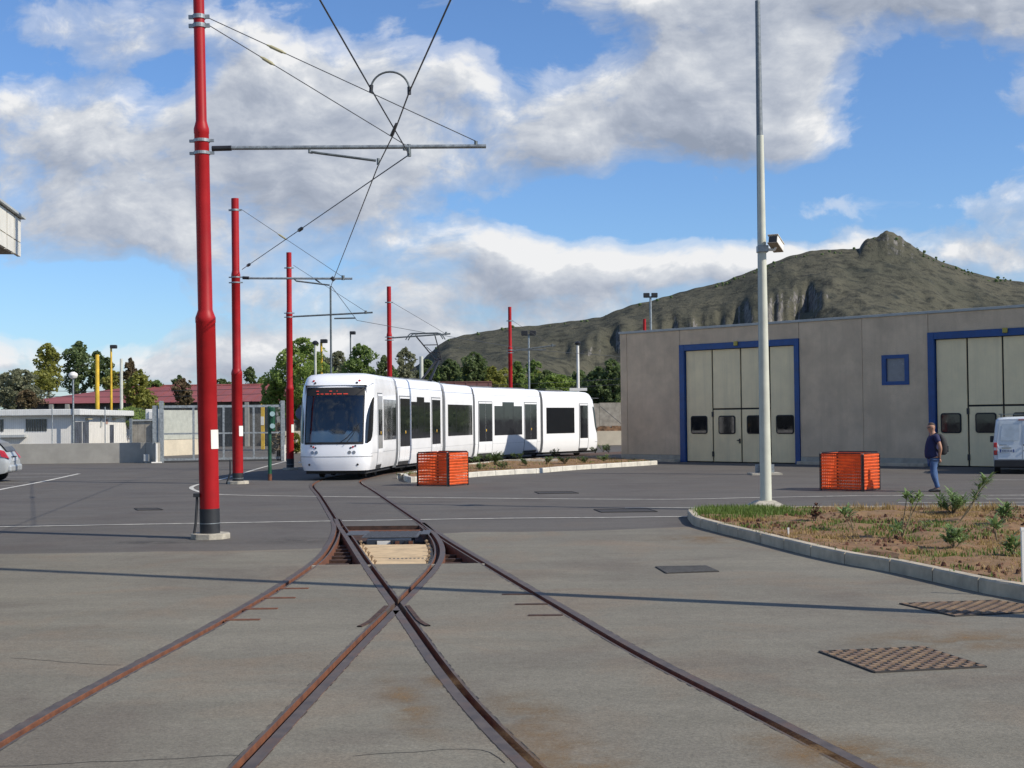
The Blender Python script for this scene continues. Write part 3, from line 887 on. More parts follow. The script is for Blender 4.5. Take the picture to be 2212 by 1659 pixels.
tag(gm.build('grass', M_GRASS, mid), kind='stuff'); tag(dm.build('dry_grass', M_DRY, mid), kind='stuff')
MB().box((-.4, 57.5, .12), (1.9, 57.9, .24)).build('edging_slab', M_CONC, mid)
# ================================================================ warehouse on the right
WA, WE = Vector((4.93, 62.1, 0)), Vector((.709, -.705, 0)).normalized()
WN = Vector((-WE.y, WE.x, 0))                    # into the building
def wm(): 
    Mx = Matrix.Identity(4)
    Mx.col[0][:3] = WE; Mx.col[1][:3] = WN; Mx.col[2][:3] = (0, 0, 1); Mx.col[3][:3] = WA
    return Mx
WM = wm()                                        # local: s along facade, d into building, z
wh = thing('warehouse', WA, 'beige stuccoed depot shed with blue framed folding doors', 'warehouse')
ROOF = 5.85
def panel(s0, s1, z0, z1, name='wall_panel', d0=0.0, d1=.25, m=None, bev=.015):
    return MB().box((s0 + .008, d0, z0), (s1 - .008, d1, z1), 0, WM).build(name, m or M_STUCCO, wh, bevel=bev)
S_END = 34.0
panel(0, .40, .30, ROOF - .1); panel(.40, 3.42, .30, ROOF - .1)
panel(3.42, 9.50, 5.10, ROOF - .1); panel(9.50, 12.38, .30, ROOF - .1)
# bay with the small window
panel(12.38, 13.22, .30, ROOF - .1, bev=0); panel(14.37, 15.18, .30, ROOF - .1, bev=0)
MB().box((13.212, 0.002, .30), (14.378, .25, 3.10), 0, WM).build('wall_panel', M_STUCCO, wh); MB().box((13.212, 0.002, 4.26), (14.378, .25, ROOF - .1), 0, WM).build('wall_panel', M_STUCCO, wh)
panel(15.18, 21.3, 5.03, ROOF - .1); panel(21.3, 24.3, .30, ROOF - .1); panel(24.3, 27.3, .30, ROOF - .1); panel(27.3, S_END, .30, ROOF - .1)
MB().box((.002, -.03, -.05), (3.4, .26, .298), 0, WM).build('plinth', M_PLINTH, wh, bevel=.01)
MB().box((9.52, -.03, -.05), (15.16, .26, .298), 0, WM).build('plinth', M_PLINTH, wh, bevel=.01)
MB().box((21.32, -.03, -.05), (S_END, .26, .298), 0, WM).build('plinth', M_PLINTH, wh, bevel=.01)
st = MB(); st.box((9.55, -.38, -.02), (15.1, -.04, .12), 0, WM); st.box((1.6, -.42, -.02), (3.36, -.04, .12), 0, WM); st.build('kerb_step', M_KERB, wh, bevel=.01)
body = MB(); body.box((.02, .26, -.05), (S_END, 22, ROOF - .15), 0, WM); body.build('inner_shell', mat('shell_dark', (.05, .05, .05), .9), wh)
MB().box((.0, .25, -.05), (.25, 22.2, ROOF - .1), 0, WM).build('side_wall', M_STUCCO, wh)
MB().box((-.05, -.05, ROOF - .098), (S_END + .05, .45, ROOF), 0, WM).build('parapet_cap', mat('cap_grey', (.40, .41, .38), .6, var=.08), wh, bevel=.01)
MB().box((-.05, .452, ROOF - .16), (S_END + .05, 22.3, ROOF - .06), 0, WM).build('roof', M_GREYP, wh)
# small window
wf = MB()
for (a, b_) in (((13.22, 3.10), (13.40, 4.26)), ((14.19, 3.10), (14.37, 4.26))): wf.box((a[0], -.02, a[1]), (b_[0], .18, b_[1]), 0, WM)
wf.box((13.402, -.02, 3.10), (14.188, .18, 3.24), 0, WM); wf.box((13.402, -.02, 4.12), (14.188, .18, 4.26), 0, WM)
wn = wf.build('window', M_BLUE, wh)
M_BLIND = mat('blind_glass', (.20, .20, .215), .25, var=.1)
MB().box((13.40, .06, 3.24), (14.19, .08, 4.12), 0, WM).build('pane', M_BLIND, wn)

def rrect(x0, x1, z0, z1, r, n=4):
    out = []
    for cx, cz, a0 in ((x1 - r, z1 - r, 0), (x0 + r, z1 - r, 90), (x0 + r, z0 + r, 180), (x1 - r, z0 + r, 270)):
        for k in range(n + 1):
            a = R(a0 + 90 * k / n); out.append((cx + r * math.cos(a), cz + r * math.sin(a)))
    return out
RX = Matrix(((1, 0, 0, 0), (0, 0, 1, 0), (0, 1, 0, 0), (0, 0, 0, 1)))   # (s, z, d) -> (s, d, z)
def fold_door(sf0, sf1, z1, joints, split, wins, lab):
    fr = MB()
    fr.box((sf0, -.06, -.02), (sf0 + .26, .2, z1), 0, WM); fr.box((sf1 - .22, -.06, -.02), (sf1, .2, z1), 0, WM)
    fr.box((sf0 + .262, -.055, z1 - .26), (sf1 - .222, .2, z1 - .002), 0, WM)
    d = fr.build('folding_door', M_BLUE, wh, bevel=.008); d['label'] = lab
    a = [sf0 + .262] + joints + [sf1 - .222]
    MB().box((a[0], .13, 0), (a[-1], .15, z1 - .262), 0, WM).build('seal_backing', M_SEAL, d)
    for i in range(len(a) - 1):
        l, r2 = a[i] + .035, a[i + 1] - .035
        zz = [(.04, z1 - .28)] if i in (0, len(a) - 2) else [(.04, split - .035), (split + .035, z1 - .28)]
        for z0_, z1_ in zz:
            MB().box((l, .07, z0_), (r2, .125, z1_), 0, WM).build('door_panel', M_DOORC, d, bevel=.01)
    for (l, r2, z0_, z1_) in wins:
        MB().prism(rrect(l, r2, z0_, z1_, .11), .045, .068, 0, WM @ RX).build('window_gasket', M_SEAL, d)
        MB().prism(rrect(l + .05, r2 - .05, z0_ + .05, z1_ - .05, .07), .036, .044, 0, WM @ RX).build('window_pane', M_GLASSD, d)
    # hinges, handle and the yellow lamp over the lintel
    for j in joints[:1]:
        for z in (.25, 1.95): MB().box((j - .05, .04, z), (j + .05, .069, z + .22), 0, WM).build('hinge', M_BLACK, d)
    h = MB(); h.box((joints[1] - .22, .02, .93), (joints[1] - .05, .05, .97), 0, WM); h.box((joints[1] - .11, .02, .82), (joints[1] - .05, .069, 1.02), 0, WM)
    h.build('handle', M_BLACK, d)
    c = (sf0 + sf1) / 2
    MB().box((c - .09, -.14, z1 - .16), (c + .09, -.058, z1 + .02), 0, WM).build('warning_lamp', mat('lamp_yellow', (.45, .36, .05), .4), d, bevel=.02)
fold_door(3.41, 9.50, 5.10, [5.10, 6.575, 8.02], 2.28, [(3.93, 4.81, 1.22, 2.0), (5.40, 6.27, 1.21, 2.0), (6.86, 7.74, 1.22, 2.0), (8.31, 9.17, 1.22, 2.0)], 'blue framed cream folding door behind the lamp posts')
fold_door(15.17, 21.3, 5.03, [16.69, 18.05, 19.6], 2.26, [(15.6, 16.42, 1.25, 2.0), (16.97, 17.78, 1.26, 2.0), (18.4, 19.25, 1.25, 2.0), (19.95, 20.8, 1.25, 2.0)], 'blue framed cream folding door behind the white van')

# ================================================================ tram
TJ = [Vector((-5.86, 44.5, 0)), Vector((-5.38, 49.75, 0)), Vector((-3.98, 56.3, 0)), Vector((-2.86, 61.2, 0)), Vector((.40, 68.5, 0)), Vector((3.75, 73.2, 0))]
tram = thing('tram', (TJ[2].x, TJ[2].y, 0), 'white five section low floor tram standing on the curved track', 'tram')
PROF = [(1.10, .27), (1.16, .45), (1.20, .80), (1.20, 2.66), (1.19, 2.86), (1.175, 2.98), (1.16, 3.0), (1.12, 3.22), (1.05, 3.31), (.90, 3.355), (.5, 3.375), (0, 3.38)]
def wz(z):
    for (a, za_), (b_, zb_) in zip(PROF, PROF[1:]):
        if za_ <= z <= zb_: return a + (b_ - a) * (z - za_) / (zb_ - za_)
    return 1.1
def frame(a, b_):
    u = (b_ - a).normalized(); v = Vector((u.y, -u.x, 0))
    Mx = Matrix.Identity(4); Mx.col[0][:3] = u; Mx.col[1][:3] = v; Mx.col[3][:3] = a
    return Mx, (b_ - a).length
M_SEAMG = mat('panel_gap', (.16, .17, .18), .6)
M_STEP = mat('step_dark', (.04, .04, .042), .7)
M_YEL = mat('yellow_button', (.75, .45, .05), .4)
def side_panel(mb, u0, u1, z0, z1, off, side=1, th=.004):
    """thin plate following the side profile"""
    zs = [z0] + [z for _, z in PROF if z0 + .02 < z < z1 - .02] + [z1]
    P = [[(u, side * (wz(z) + off), z) for z in zs] for u in (u0, u1)]
    P2 = [[(u, side * (wz(z) + off - th), z) for z in zs] for u in (u0, u1)]
    n = len(zs)
    vs = P[0] + P[1] + P2[0] + P2[1]
    fs = [(i, i + 1, n + i + 1, n + i) for i in range(n - 1)]
    fs += [(0, n, 3 * n, 2 * n), (n - 1, 2 * n - 1, 4 * n - 1, 3 * n - 1)]
    fs += [(i, 2 * n + i, 2 * n + i + 1, i + 1) for i in range(n - 1)] + [(n + i, n + i + 1, 3 * n + i + 1, 3 * n + i) for i in range(n - 1)]
    mb.add(vs, fs)
    return mb
def tbuild(mb, Mx, name, m, parent, smooth=False, bevel=0):
    k_, d_ = RISE.get(tuple(round(x, 4) for x in Mx.translation), (1, 0))
    mb.v = [tuple(Mx @ Vector((p[0], p[1], p[2] * k_ + d_))) for p in mb.v]
    return mb.build(name, m, parent, smooth, bevel)
RISE = {}
def fitout(part, Mx, items, ln):
    """doors and windows on both sides of a section"""
    for side in (1, -1):
        for it in items:
            k, u0, u1 = it[0], it[1], it[2]
            if k == 'window':
                w_ = tbuild(side_panel(MB(), u0, u1, it[3], it[4], .012, side, .012), Mx, 'window', M_GLASSD, part)
                if len(it) > 5:
                    tbuild(side_panel(MB(), it[5], it[6], it[4] - .004, it[4] + .18, .013, side, .012), Mx, 'display_window', M_GLASSD, part)
                if side > 0:
                    for f in (1/3, 2/3):
                        if u1 - u0 > 1.5: tbuild(side_panel(MB(), u0 + (u1 - u0) * f - .012, u0 + (u1 - u0) * f + .012, it[3], it[4], .0145, side, .002), Mx, 'window_joint', M_SEAL, part)
            else:
                g = side_panel(MB(), u0 - .05, u1 + .05, .30, 2.72, .003, side, .003)
                tbuild(g, Mx, 'door_gap', M_SEAMG, part)
                n = it[3]
                for i in range(n):
                    a = u0 + (u1 - u0) * i / n; b_ = u0 + (u1 - u0) * (i + 1) / n
                    tbuild(side_panel(MB(), a + .006, b_ - .006, .40, 2.68, .014, side, .012), Mx, 'door', M_WHITE, part)
                    tbuild(side_panel(MB(), a + (.03 if i == 0 else .010), b_ - (.03 if i == n - 1 else .010), .92, 2.62, .020, side, .007), Mx, 'door_pane', M_GLASSD, part)
                tbuild(side_panel(MB(), u0, u1, .28, .395, .02, side, .02), Mx, 'door_step', M_STEP, part)
                if side > 0:
                    c = (u0 + u1) / 2
                    tbuild(MB().ball((c + .06, wz(1.4) + .022, 1.42), (.035, .012, .06), 6), Mx, 'door_button', M_YEL, part)
        sm = side_panel(MB(), .2, ln - .2, 2.992, 3.006, .004, side, .006); tbuild(sm, Mx, 'roof_seam', M_SEAMG, part)
    if True:
        tbuild(side_panel(MB(), .25, ln - .25, .80, .806, .002, 1, .003), Mx, 'skirt_seam', M_SEAMG, part)

def loft_body(u0, u1):
    mb = MB(); P = []
    prof = [(a, z) for a, z in PROF] + [(-a, z) for a, z in PROF[::-1][1:]]
    for u in (u0, u1): P.append([(u, a, z) for a, z in prof])
    mb.grid(P)
    n = len(prof)
    mb.f.append(list(range(n))); mb.mi.append(0); mb.f.append([n + i for i in range(n)][::-1]); mb.mi.append(0)
    return mb
def under(Mx, ln, part):
    mb = MB(); mb.box((.5, -1.0, .16), (ln - .5, 1.0, .34)); tbuild(mb, Mx, 'underframe', M_STEP, part)
    for u in (ln * .3, ln * .62):
        for s in (-.72, .72):
            w_ = MB(); w_.tube([(u, s - .06, .30), (u, s + .06, .30)], .29, 16); tbuild(w_, Mx, 'wheel', M_STEP, part)

# --- nose geometry shared by both cabs
NN, DEP = 3.0, .68
def setback(z):
    pts = [(.27, .06), (.5, .0), (.75, .0), (1.05, .04), (1.6, .12), (2.2, .24), (2.8, .40), (3.05, .54), (3.2, .70), (3.3, .95), (3.355, 1.35), (3.38, 2.2)]
    for (a, s0), (b_, s1) in zip(pts, pts[1:]):
        if a <= z <= b_: return s0 + (s1 - s0) * (z - a) / (b_ - a)
    return pts[-1][1]
def nose(th, z, off=0.0):
    """point on the cab shell; th in degrees, +-90 is where the straight side begins"""
    Wd = wz(min(z, 3.3)) if z < 3.3 else 1.05 - (z - 3.3) * 6
    Wd = max(Wd, .25)
    s, c = math.sin(R(th)), math.cos(R(th))
    v = Wd * math.copysign(abs(s) ** (2 / NN), s); u = setback(z) + DEP * (1 - abs(c) ** (2 / NN))
    if off:
        p = Vector(nose(th, z)); a = Vector(nose(min(th + 2, 89.9), z)) - Vector(nose(max(th - 2, -89.9), z)); b_ = Vector(nose(th, min(z + .03, 3.3))) - Vector(nose(th, z - .03))
        n = a.cross(b_)
        if n.length > 1e-9: n.normalize()
        if n.x > 0 and abs(n.y) < .99: n = -n
        if n.y * v < -1e-3 and abs(n.x) < .2: n = -n
        p = p + n * off
        return (p.x, p.y, p.z)
    return (u, v, z)
THS = [-90, -84, -78, -70, -62, -54, -47, -38, -28, -18, -9, 0, 9, 18, 28, 38, 47, 54, 62, 70, 78, 84, 90]
ZS = [.27, .45, .60, .75, .90, 1.12, 1.35, 1.6, 1.85, 2.1, 2.35, 2.6, 2.86, 2.98, 3.08, 3.16, 3.22, 3.27, 3.30, 3.32, 3.335, 3.35]
def cab_shell(ln, hole=True):
    mb = MB()
    idx = {}
    for i, z in enumerate(ZS):
        row = [nose(t, z) for t in THS]
        row = [(ln - .25, row[0][1], z)] + [(max(1.65, row[0][0]), row[0][1], z)] + row + [(max(1.65, row[-1][0]), row[-1][1], z)] + [(ln - .25, row[-1][1], z)]
        for j, p in enumerate(row): idx[i, j] = len(mb.v); mb.v.append(p)
    nc = len(THS) + 4
    for i in range(len(ZS) - 1):
        for j in range(nc - 1):
            if hole and 1.11 < ZS[i] and ZS[i + 1] < 2.87 and 2 <= j < nc - 3:
                t0, t1 = THS[j - 2], THS[j - 1]
                if t0 >= -47 and t1 <= 47: continue
            mb.f.append([idx[i, j], idx[i, j + 1], idx[i + 1, j + 1], idx[i + 1, j]]); mb.mi.append(0)
    # roof lid and rear bulkhead
    last = [idx[len(ZS) - 1, j] for j in range(nc)]
    mb.f.append(last); mb.mi.append(0)
    mb.f.append([idx[i, 0] for i in range(len(ZS))] + [idx[i, nc - 1] for i in range(len(ZS) - 1, -1, -1)]); mb.mi.append(0)
    return mb
def patch(rows, off, n=8):
    """rows: (z, th0, th1)"""
    P = [[nose(t0 + (t1 - t0) * k / n, z, off) for k in range(n + 1)] for z, t0, t1 in rows]
    return MB().grid(P)
M_DASH = mat('dashboard', (.55, .66, .70), .5, var=.05)
M_CABIN = mat('cab_inside', (.10, .115, .13), .8, var=.1)
M_LEDR = emit('led_red', (.55, .05, .03), .35)
M_HEADL = mat('headlamp', (.32, .33, .34), .12, metal=.6, var=.2)
M_REDL = mat('red_lens', (.45, .03, .03), .2)
def cab(Mx, ln, part_name, lab):
    part = tbuild(cab_shell(ln), Mx, part_name, M_WHITE, tram, smooth=True)
    if lab: part['label'] = lab
    zz = [1.105, 1.35, 1.6, 1.85, 2.1, 2.35, 2.6, 2.865]
    tbuild(patch([(z, -47, 47) for z in zz], .004, 14), Mx, 'windscreen', M_WIND, part, smooth=True)
    # black surround printed on the glass edge
    for rows in ([(z, -47.5, -44.5) for z in zz], [(z, 44.5, 47.5) for z in zz], [(1.09, -47, 47), (1.16, -47, 47)], [(2.62, -47, 47), (2.875, -47, 47)]):
        tbuild(patch(rows, .009, 10), Mx, 'windscreen_surround', M_SEAL, part, smooth=True)
    for s in (1, -1):
        rows = [(1.12, 52, 60), (1.2, 52, 74), (1.32, 52, 81), (1.5, 52, 85), (1.75, 52.5, 86), (2.0, 55, 86), (2.2, 60, 86), (2.38, 67, 86), (2.5, 74, 86), (2.56, 80, 85)]
        tbuild(patch([(z, s * a, s * b_) for z, a, b_ in rows], .010, 8), Mx, 'cab_side_window', M_GLASSD, part, smooth=True)
        tbuild(patch([(.70, s * 0, s * 90), (.716, s * 0, s * 90)], .006, 16), Mx, 'bumper_seam', M_SEAMG, part)
        for v, z, r, m in ((.55, .84, .055, M_HEADL), (.69, .84, .055, M_HEADL), (.58, .98, .032, M_LEDOFF), (.655, 1.01, .032, M_REDL), (.73, 1.04, .032, M_LEDOFF), (.70, 3.02, .04, M_LEDOFF), (.77, 3.09, .04, M_REDL), (.80, .46, .035, M_STEP)):
            th = math.degrees(math.asin((v / wz(min(z, 3.29))) ** (NN / 2)))
            p0, p1 = Vector(nose(s * th, z, -.02)), Vector(nose(s * th, z, .012))
            mb = MB(); mb.tube([p0, p1], r, 14); tbuild(mb, Mx, 'headlamp' if m is M_HEADL else 'marker_lamp', m, part, smooth=True)
    # inside of the cab
    inn = MB()
    P = [[(.55, -1.02, z), (1.9, -1.02, z), (1.9, 1.02, z), (.55, 1.02, z)] for z in (.95, 2.95)]
    inn.grid(P); inn.add([(.2, -1.02, .95), (1.9, -1.02, .95), (1.9, 1.02, .95), (.2, 1.02, .95), (.45, -1.02, 2.95), (1.9, -1.02, 2.95), (1.9, 1.02, 2.95), (.45, 1.02, 2.95)], [(0, 1, 2, 3), (7, 6, 5, 4)])
    tbuild(inn, Mx, 'cab_inside', M_CABIN, part)
    ds = MB()
    rows = []
    for v, h in ((-.85, 1.42), (-.8, 1.52), (-.25, 1.54), (-.12, 1.43), (.28, 1.42), (.36, 1.52), (.72, 1.5), (.78, 1.38)):
        rows.append([(.34, v, 1.0), (.36, v, 1.2), (.46, v, h - .03), (.56, v, h), (.95, v, h - .04), (.98, v, 1.0)])
    ds.grid(rows); tbuild(ds, Mx, 'dashboard', M_DASH, part, smooth=True)
    se = MB(); se.box((1.25, -.25, 1.1), (1.42, .25, 2.2)); se.box((1.26, -.14, 2.2), (1.38, .14, 2.45)); tbuild(se, Mx, 'driver_seat', M_STEP, part, bevel=.04)
    # wiper
    wp = MB(); pts = [nose(t, z, .03) for t, z in ((4, 1.12), (14, 1.3), (24, 1.5), (33, 1.68))]
    wp.tube(pts, .012, 6); wp.tube([nose(t, z, .045) for t, z in ((11, 1.08), (22, 1.35), (36, 1.75))], .01, 6); tbuild(wp, Mx, 'wiper', M_BLACK, part)
    # destination display, text too faint to read
    random.seed(3)
    dd = MB()
    def dash(v0, v1, z0, z1_):
        th = [math.copysign(math.degrees(math.asin((abs(v) / wz(z0)) ** (NN / 2))), v) for v in (v0, v1)]
        q_ = patch([(z0, th[0], th[1]), (z1_, th[0], th[1])], .018, 2); o_ = len(dd.v)
        dd.v += q_.v; dd.f += [[i + o_ for i in f] for f in q_.f]; dd.mi += [0] * len(q_.f)
    x = -.60
    while x < .45:
        wd = random.uniform(.05, .17); dash(x, x + wd, 2.655, 2.682); x += wd + random.uniform(.03, .07)
    for x in (-.62, -.18, .06): dash(x, x + (.09 if x < 0 else .03), 2.745, 2.772)
    tbuild(dd, Mx, 'destination_display', M_LEDR, part)
    under(Mx, ln, part)
    return part

F1, l1 = frame(TJ[0], TJ[1])
# the track falls gently away from the camera, so the nearer sections ride higher
for k_, (i0, sc_, dz_) in enumerate(((0, 1.045, .04), (1, 1.036, .03), (2, 1.024, .02), (3, 1.012, .01))):
    RISE[tuple(round(x, 4) for x in TJ[i0])] = (sc_, dz_)
p1 = cab(F1, l1, 'front_cab', 'rounded front cab with big windscreen and dim red destination display')
fitout(p1, F1, [('door', 1.55, 2.35, 1), ('window', 2.62, l1 - .28, 1.18, 2.52)], l1)
F2, l2 = frame(TJ[1], TJ[2])
p2 = tbuild(loft_body(.25, l2 - .25), F2, 'door_section', M_WHITE, tram, True); under(F2, l2, p2)
fitout(p2, F2, [('door', .42, 1.72, 2), ('window', 1.95, 4.55, 1.18, 2.52, 2.7, 3.7), ('door', 4.80, 6.1, 2)], l2)
F3, l3 = frame(TJ[2], TJ[3])
p3 = tbuild(loft_body(.25, l3 - .25), F3, 'window_section', M_WHITE, tram, True); under(F3, l3, p3)
fitout(p3, F3, [('window', .62, l3 - .42, 1.22, 2.50)], l3)
F4, l4 = frame(TJ[3], TJ[4])
p4 = tbuild(loft_body(.25, l4 - .25), F4, 'door_section', M_WHITE, tram, True); under(F4, l4, p4)
fitout(p4, F4, [('door', .60, 2.05, 2), ('window', 2.3, 5.45, 1.18, 2.52, 3.2, 4.5), ('door', 5.75, 7.25, 2)], l4)
F5, l5 = frame(TJ[5], TJ[4])
p5 = cab(F5, l5, 'rear_cab', None)
fitout(p5, F5, [('door', 1.35, 2.15, 1), ('window', 2.65, l5 - .55, 1.20, 2.50)], l5)
# bellows between sections
for k in range(1, 5):
    a = (TJ[k] - TJ[k - 1]).normalized(); b_ = (TJ[k + 1] - TJ[k]).normalized()
    mb = MB(); P = []
    prof = [(x * .992, z - .03) for x, z in PROF] + [(-x * .992, z - .03) for x, z in PROF[::-1][1:]]
    for i in range(9):
        f = i / 8; pos = TJ[k] + a * (-.27) * (1 - f) + b_ * .27 * f - (a * .0)
        d = a.lerp(b_, f).normalized(); v = Vector((d.y, -d.x, 0)); s = 1.0 if i % 2 else .965
        P.append([tuple(pos + v * x * s + Vector((0, 0, z))) for x, z in prof])
    mb.grid(P); mb.build('bellows', M_BELLOW, tram)
# roof pods and pantograph
for Fm, u0, u1, h in ((F2, .6, 2.6, .04), (F2, 3.2, 5.9, .05), (F4, .8, 3.0, .05), (F4, 3.6, 6.9, .04), (F5, 3.0, 4.6, .04)):
    mb = MB(); mb.box((u0, -.75, 3.365), (u1, .75, 3.37 + h)); tbuild(mb, Fm, 'roof_pod', M_BELLOW, tram, bevel=.03)
pg = MB()
pg.box((.7, -.55, 3.37), (2.6, .55, 3.42))
for s_ in (-.35, .35):
    pg.tube([(1.3, s_, 3.40), (1.3, s_, 3.52)], .04, 8); pg.tube([(2.3, s_, 3.40), (2.3, s_, 3.50)], .04, 8)
base = tbuild(pg, F3, 'pantograph_base', M_STEEL, tram)
pa = MB(); KU, HU = 3.45, 1.5
for s_ in (-.05, .05): pa.tube([(1.45, s_ * 4, 3.50), (KU, s_, 4.46)], .048, 8)
pa.tube([(1.75, .0, 3.46), (KU - .1, .0, 4.30)], .018, 6)
for s_ in (-1, 1): pa.tube([(KU, s_ * .14, 4.46), (HU, s_ * .42, 5.36)], .028, 6)
pa.tube([(KU, .10, 4.46), (HU + .9, -.22, 4.95)], .014, 5)
for f_ in (.3, .62): pa.tube([(KU + (HU - KU) * f_, -(.14 + .28 * f_), 4.46 + .90 * f_), (KU + (HU - KU) * f_, .14 + .28 * f_, 4.46 + .90 * f_)], .02, 6)
pa.tube([(KU, -.18, 4.46), (KU, .18, 4.46)], .045, 8)
arm = tbuild(pa, F3, 'pantograph_arm', M_BLACK, tram)
ph = MB()
for du in (-.17, .17):
    pts = [(HU + du, s_ * .82, 5.46 if abs(s_) < .7 else 5.46 - .26 * ((abs(s_) - .7) / .3) ** 1.7) for s_ in [-1, -.95, -.9, -.82, -.75, -.7, -.35, 0, .35, .7, .75, .82, .9, .95, 1]]
    ph.tube(pts, .024, 6)
for s_ in (-.42, .42): ph.tube([(HU - .18, s_, 5.44), (HU + .18, s_, 5.44)], .022, 6); ph.tube([(HU, s_, 5.34), (HU, s_, 5.45)], .022, 6)
tbuild(ph, F3, 'collector_head', M_STEEL, arm)

# ================================================================ red masts and overhead line
def mast(base, secs, rads, top, label, lean=0.0, wrap=.5, plate=True, collar=True):
    """secs: heights where the shaft steps down; rads: radii"""
    t = thing('catenary_mast', base, label, 'mast', 'red catenary masts')
    T = Matrix.Translation(base) @ Matrix.Rotation(-lean, 4, 'Y')
    prof = [(rads[0], 0)]
    for i, h in enumerate(secs):
        prof += [(rads[i], h - .10), (rads[i] + .006, h - .09), (rads[i] + .006, h - .01), ((rads[i] + rads[i + 1]) / 2, h + .06), (rads[i + 1], h + .12)]
    prof += [(rads[-1], top)]
    MB().lathe(prof, 24, 0, T).build('shaft', M_RED, t, smooth=True)
    MB().lathe([(rads[0] + .004, .02), (rads[0] + .004, wrap)], 24, 0, T).build('black_wrap', M_BLACKR, t, smooth=True)
    band = MB(); band.lathe([(rads[0] + .008, wrap * .5), (rads[0] + .008, wrap * .5 + .012)], 24, 0, T); band.build('strap', M_GALV, t)
    if collar:
        n = 9; MB().prism([(base.x + .33 * rads[0] / .16 * (1 + .06 * math.sin(i * 2.3)) * math.cos(i * 6.283 / n), base.y + .33 * rads[0] / .16 * math.sin(i * 6.283 / n)) for i in range(n)], -.02, .09).build('concrete_collar', M_CONC, t, bevel=.01)
    if plate:
        w_ = MB(); P = []
        for a in range(-35, 36, 14):
            an = R(a - 26); P.append([tuple(T @ Vector(((rads[0] + .008) * math.cos(an), (rads[0] + .008) * math.sin(an), z))) for z in (1.50, 1.82)])
        w_.grid(P); w_.build('number_plate', M_WHITE2, t)
    return t, T
def clampring(t, T, r, z, h=.06):
    mb = MB(); mb.lathe([(r + .004, z), (r + .016, z), (r + .016, z + h), (r + .004, z + h)], 24, 0, T)
    for s in (-1, 1): mb.box((s * (r + .045) - .04, -.02, z + .002), (s * (r + .045) + .04, .02, z + h - .002), 0, T)
    mb.build('clamp', M_GALV, t)
def rodp(t, name, pts, r, m=None, n=8):
    return MB().tube(pts, r, n).build(name, m or M_STEEL, t, smooth=True)
def insul(t, p, q_, r=.03, m=None):
    p, q_ = Vector(p), Vector(q_); d = q_ - p
    mb = MB(); mb.tube([p + d * f for f in (0, .12, .2, .8, .88, 1)], [r * .5, r * .6, r, r, r * .6, r * .5], 8); mb.build('insulator', m or mat('insulator', (.42, .38, .22), .5), t, smooth=True)

B1 = G(454, 1163)
m1, T1 = mast(B1, [3.72, 6.92], [.163, .122, .092], 9.4, 'nearest and tallest red mast with black wrapped foot', lean=R(.95))
YB = B1.y
for z in (6.47, 6.68): clampring(m1, T1, .122, z, .05)
for z in (8.63, 8.78): clampring(m1, T1, .092, z, .07)
ar = [D(462, 320, YB), D(1050, 316, YB)]
rodp(m1, 'cantilever_arm', ar, .035, M_GALV, 12); rodp(m1, 'arm_insulator', [D(458, 321, YB), D(500, 320, YB)], .045, M_BLACK, 12)
rodp(m1, 'registration_arm', [D(672, 328, YB), D(690, 331, YB), D(812, 347, YB)], .022, M_STEEL); rodp(m1, 'arm_bracket', [D(668, 315, YB), D(668, 330, YB), D(675, 330, YB)], .02); rodp(m1, 'arm_bracket', [D(817, 342, YB), D(817, 356, YB)], .025)
for (a, b_, i0, i1) in (((442, 35), (1028, 305), .23, .30), ((442, 49), (874, 312), .28, .35)):
    p, q_ = D(*a, YB), D(*b_, YB)
    rodp(m1, 'stay_rope', [p, q_], .008, M_WIRE, 5); insul(m1, p.lerp(q_, i0), p.lerp(q_, i1), .028)
    rodp(m1, 'eye_bolt', [q_, q_ - Vector((0, 0, .1))], .03, M_STEEL)
rodp(m1, 'arm_bracket', [D(883, 312, YB), D(884, 338, YB)], .035)
cb = MB(); x0 = B1.x - .20; cb.tube([(x0 - .06, B1.y - .1, .0), (x0 - .02, B1.y - .1, .25), (x0 + .0, B1.y - .08, .62), (x0 + .0, B1.y - .08, .75)], .022, 8); cb.box((x0 - .05, B1.y - .14, .70), (x0 + .05, B1.y - .02, .76)); cb.build('cable_conduit', M_BLACKR, m1)

B2 = G(514, 1045)
m2, T2 = mast(B2, [3.52, 6.62], [.168, .135, .118], 9.02, 'second red mast, behind the nearest one', lean=R(.3), wrap=.34)
Y2 = B2.y
for z in (6.33, 6.5): clampring(m2, T2, .135, z, .04)
clampring(m2, T2, .118, 8.62, .06)
rodp(m2, 'cantilever_arm', [D(524, 601, Y2), D(761, 602, Y2)], .035, M_GALV, 10); rodp(m2, 'arm_insulator', [D(524, 600, Y2), D(538, 600.5, Y2)], .05, M_BLACK)
rodp(m2, 'registration_arm', [D(636, 603, Y2), D(640, 607, Y2), D(712, 616, Y2)], .025)
rodp(m2, 'stay_rope', [D(521, 452, Y2), D(740, 598, Y2)], .008, M_WIRE, 5); insul(m2, D(600, 505, Y2), D(620, 518, Y2), .03); rodp(m2, 'arm_bracket', [D(741, 595, Y2), D(741, 605, Y2)], .05); rodp(m2, 'arm_bracket', [D(716, 599, Y2), D(722, 606, Y2)], .06, M_BLACK)
cb = MB(); x0 = B2.x - .22; cb.tube([(x0 - .12, B2.y - .1, .0), (x0, B2.y - .1, .35), (x0, B2.y - .1, .75)], .028, 8); cb.build('cable_conduit', M_BLACKR, m2)

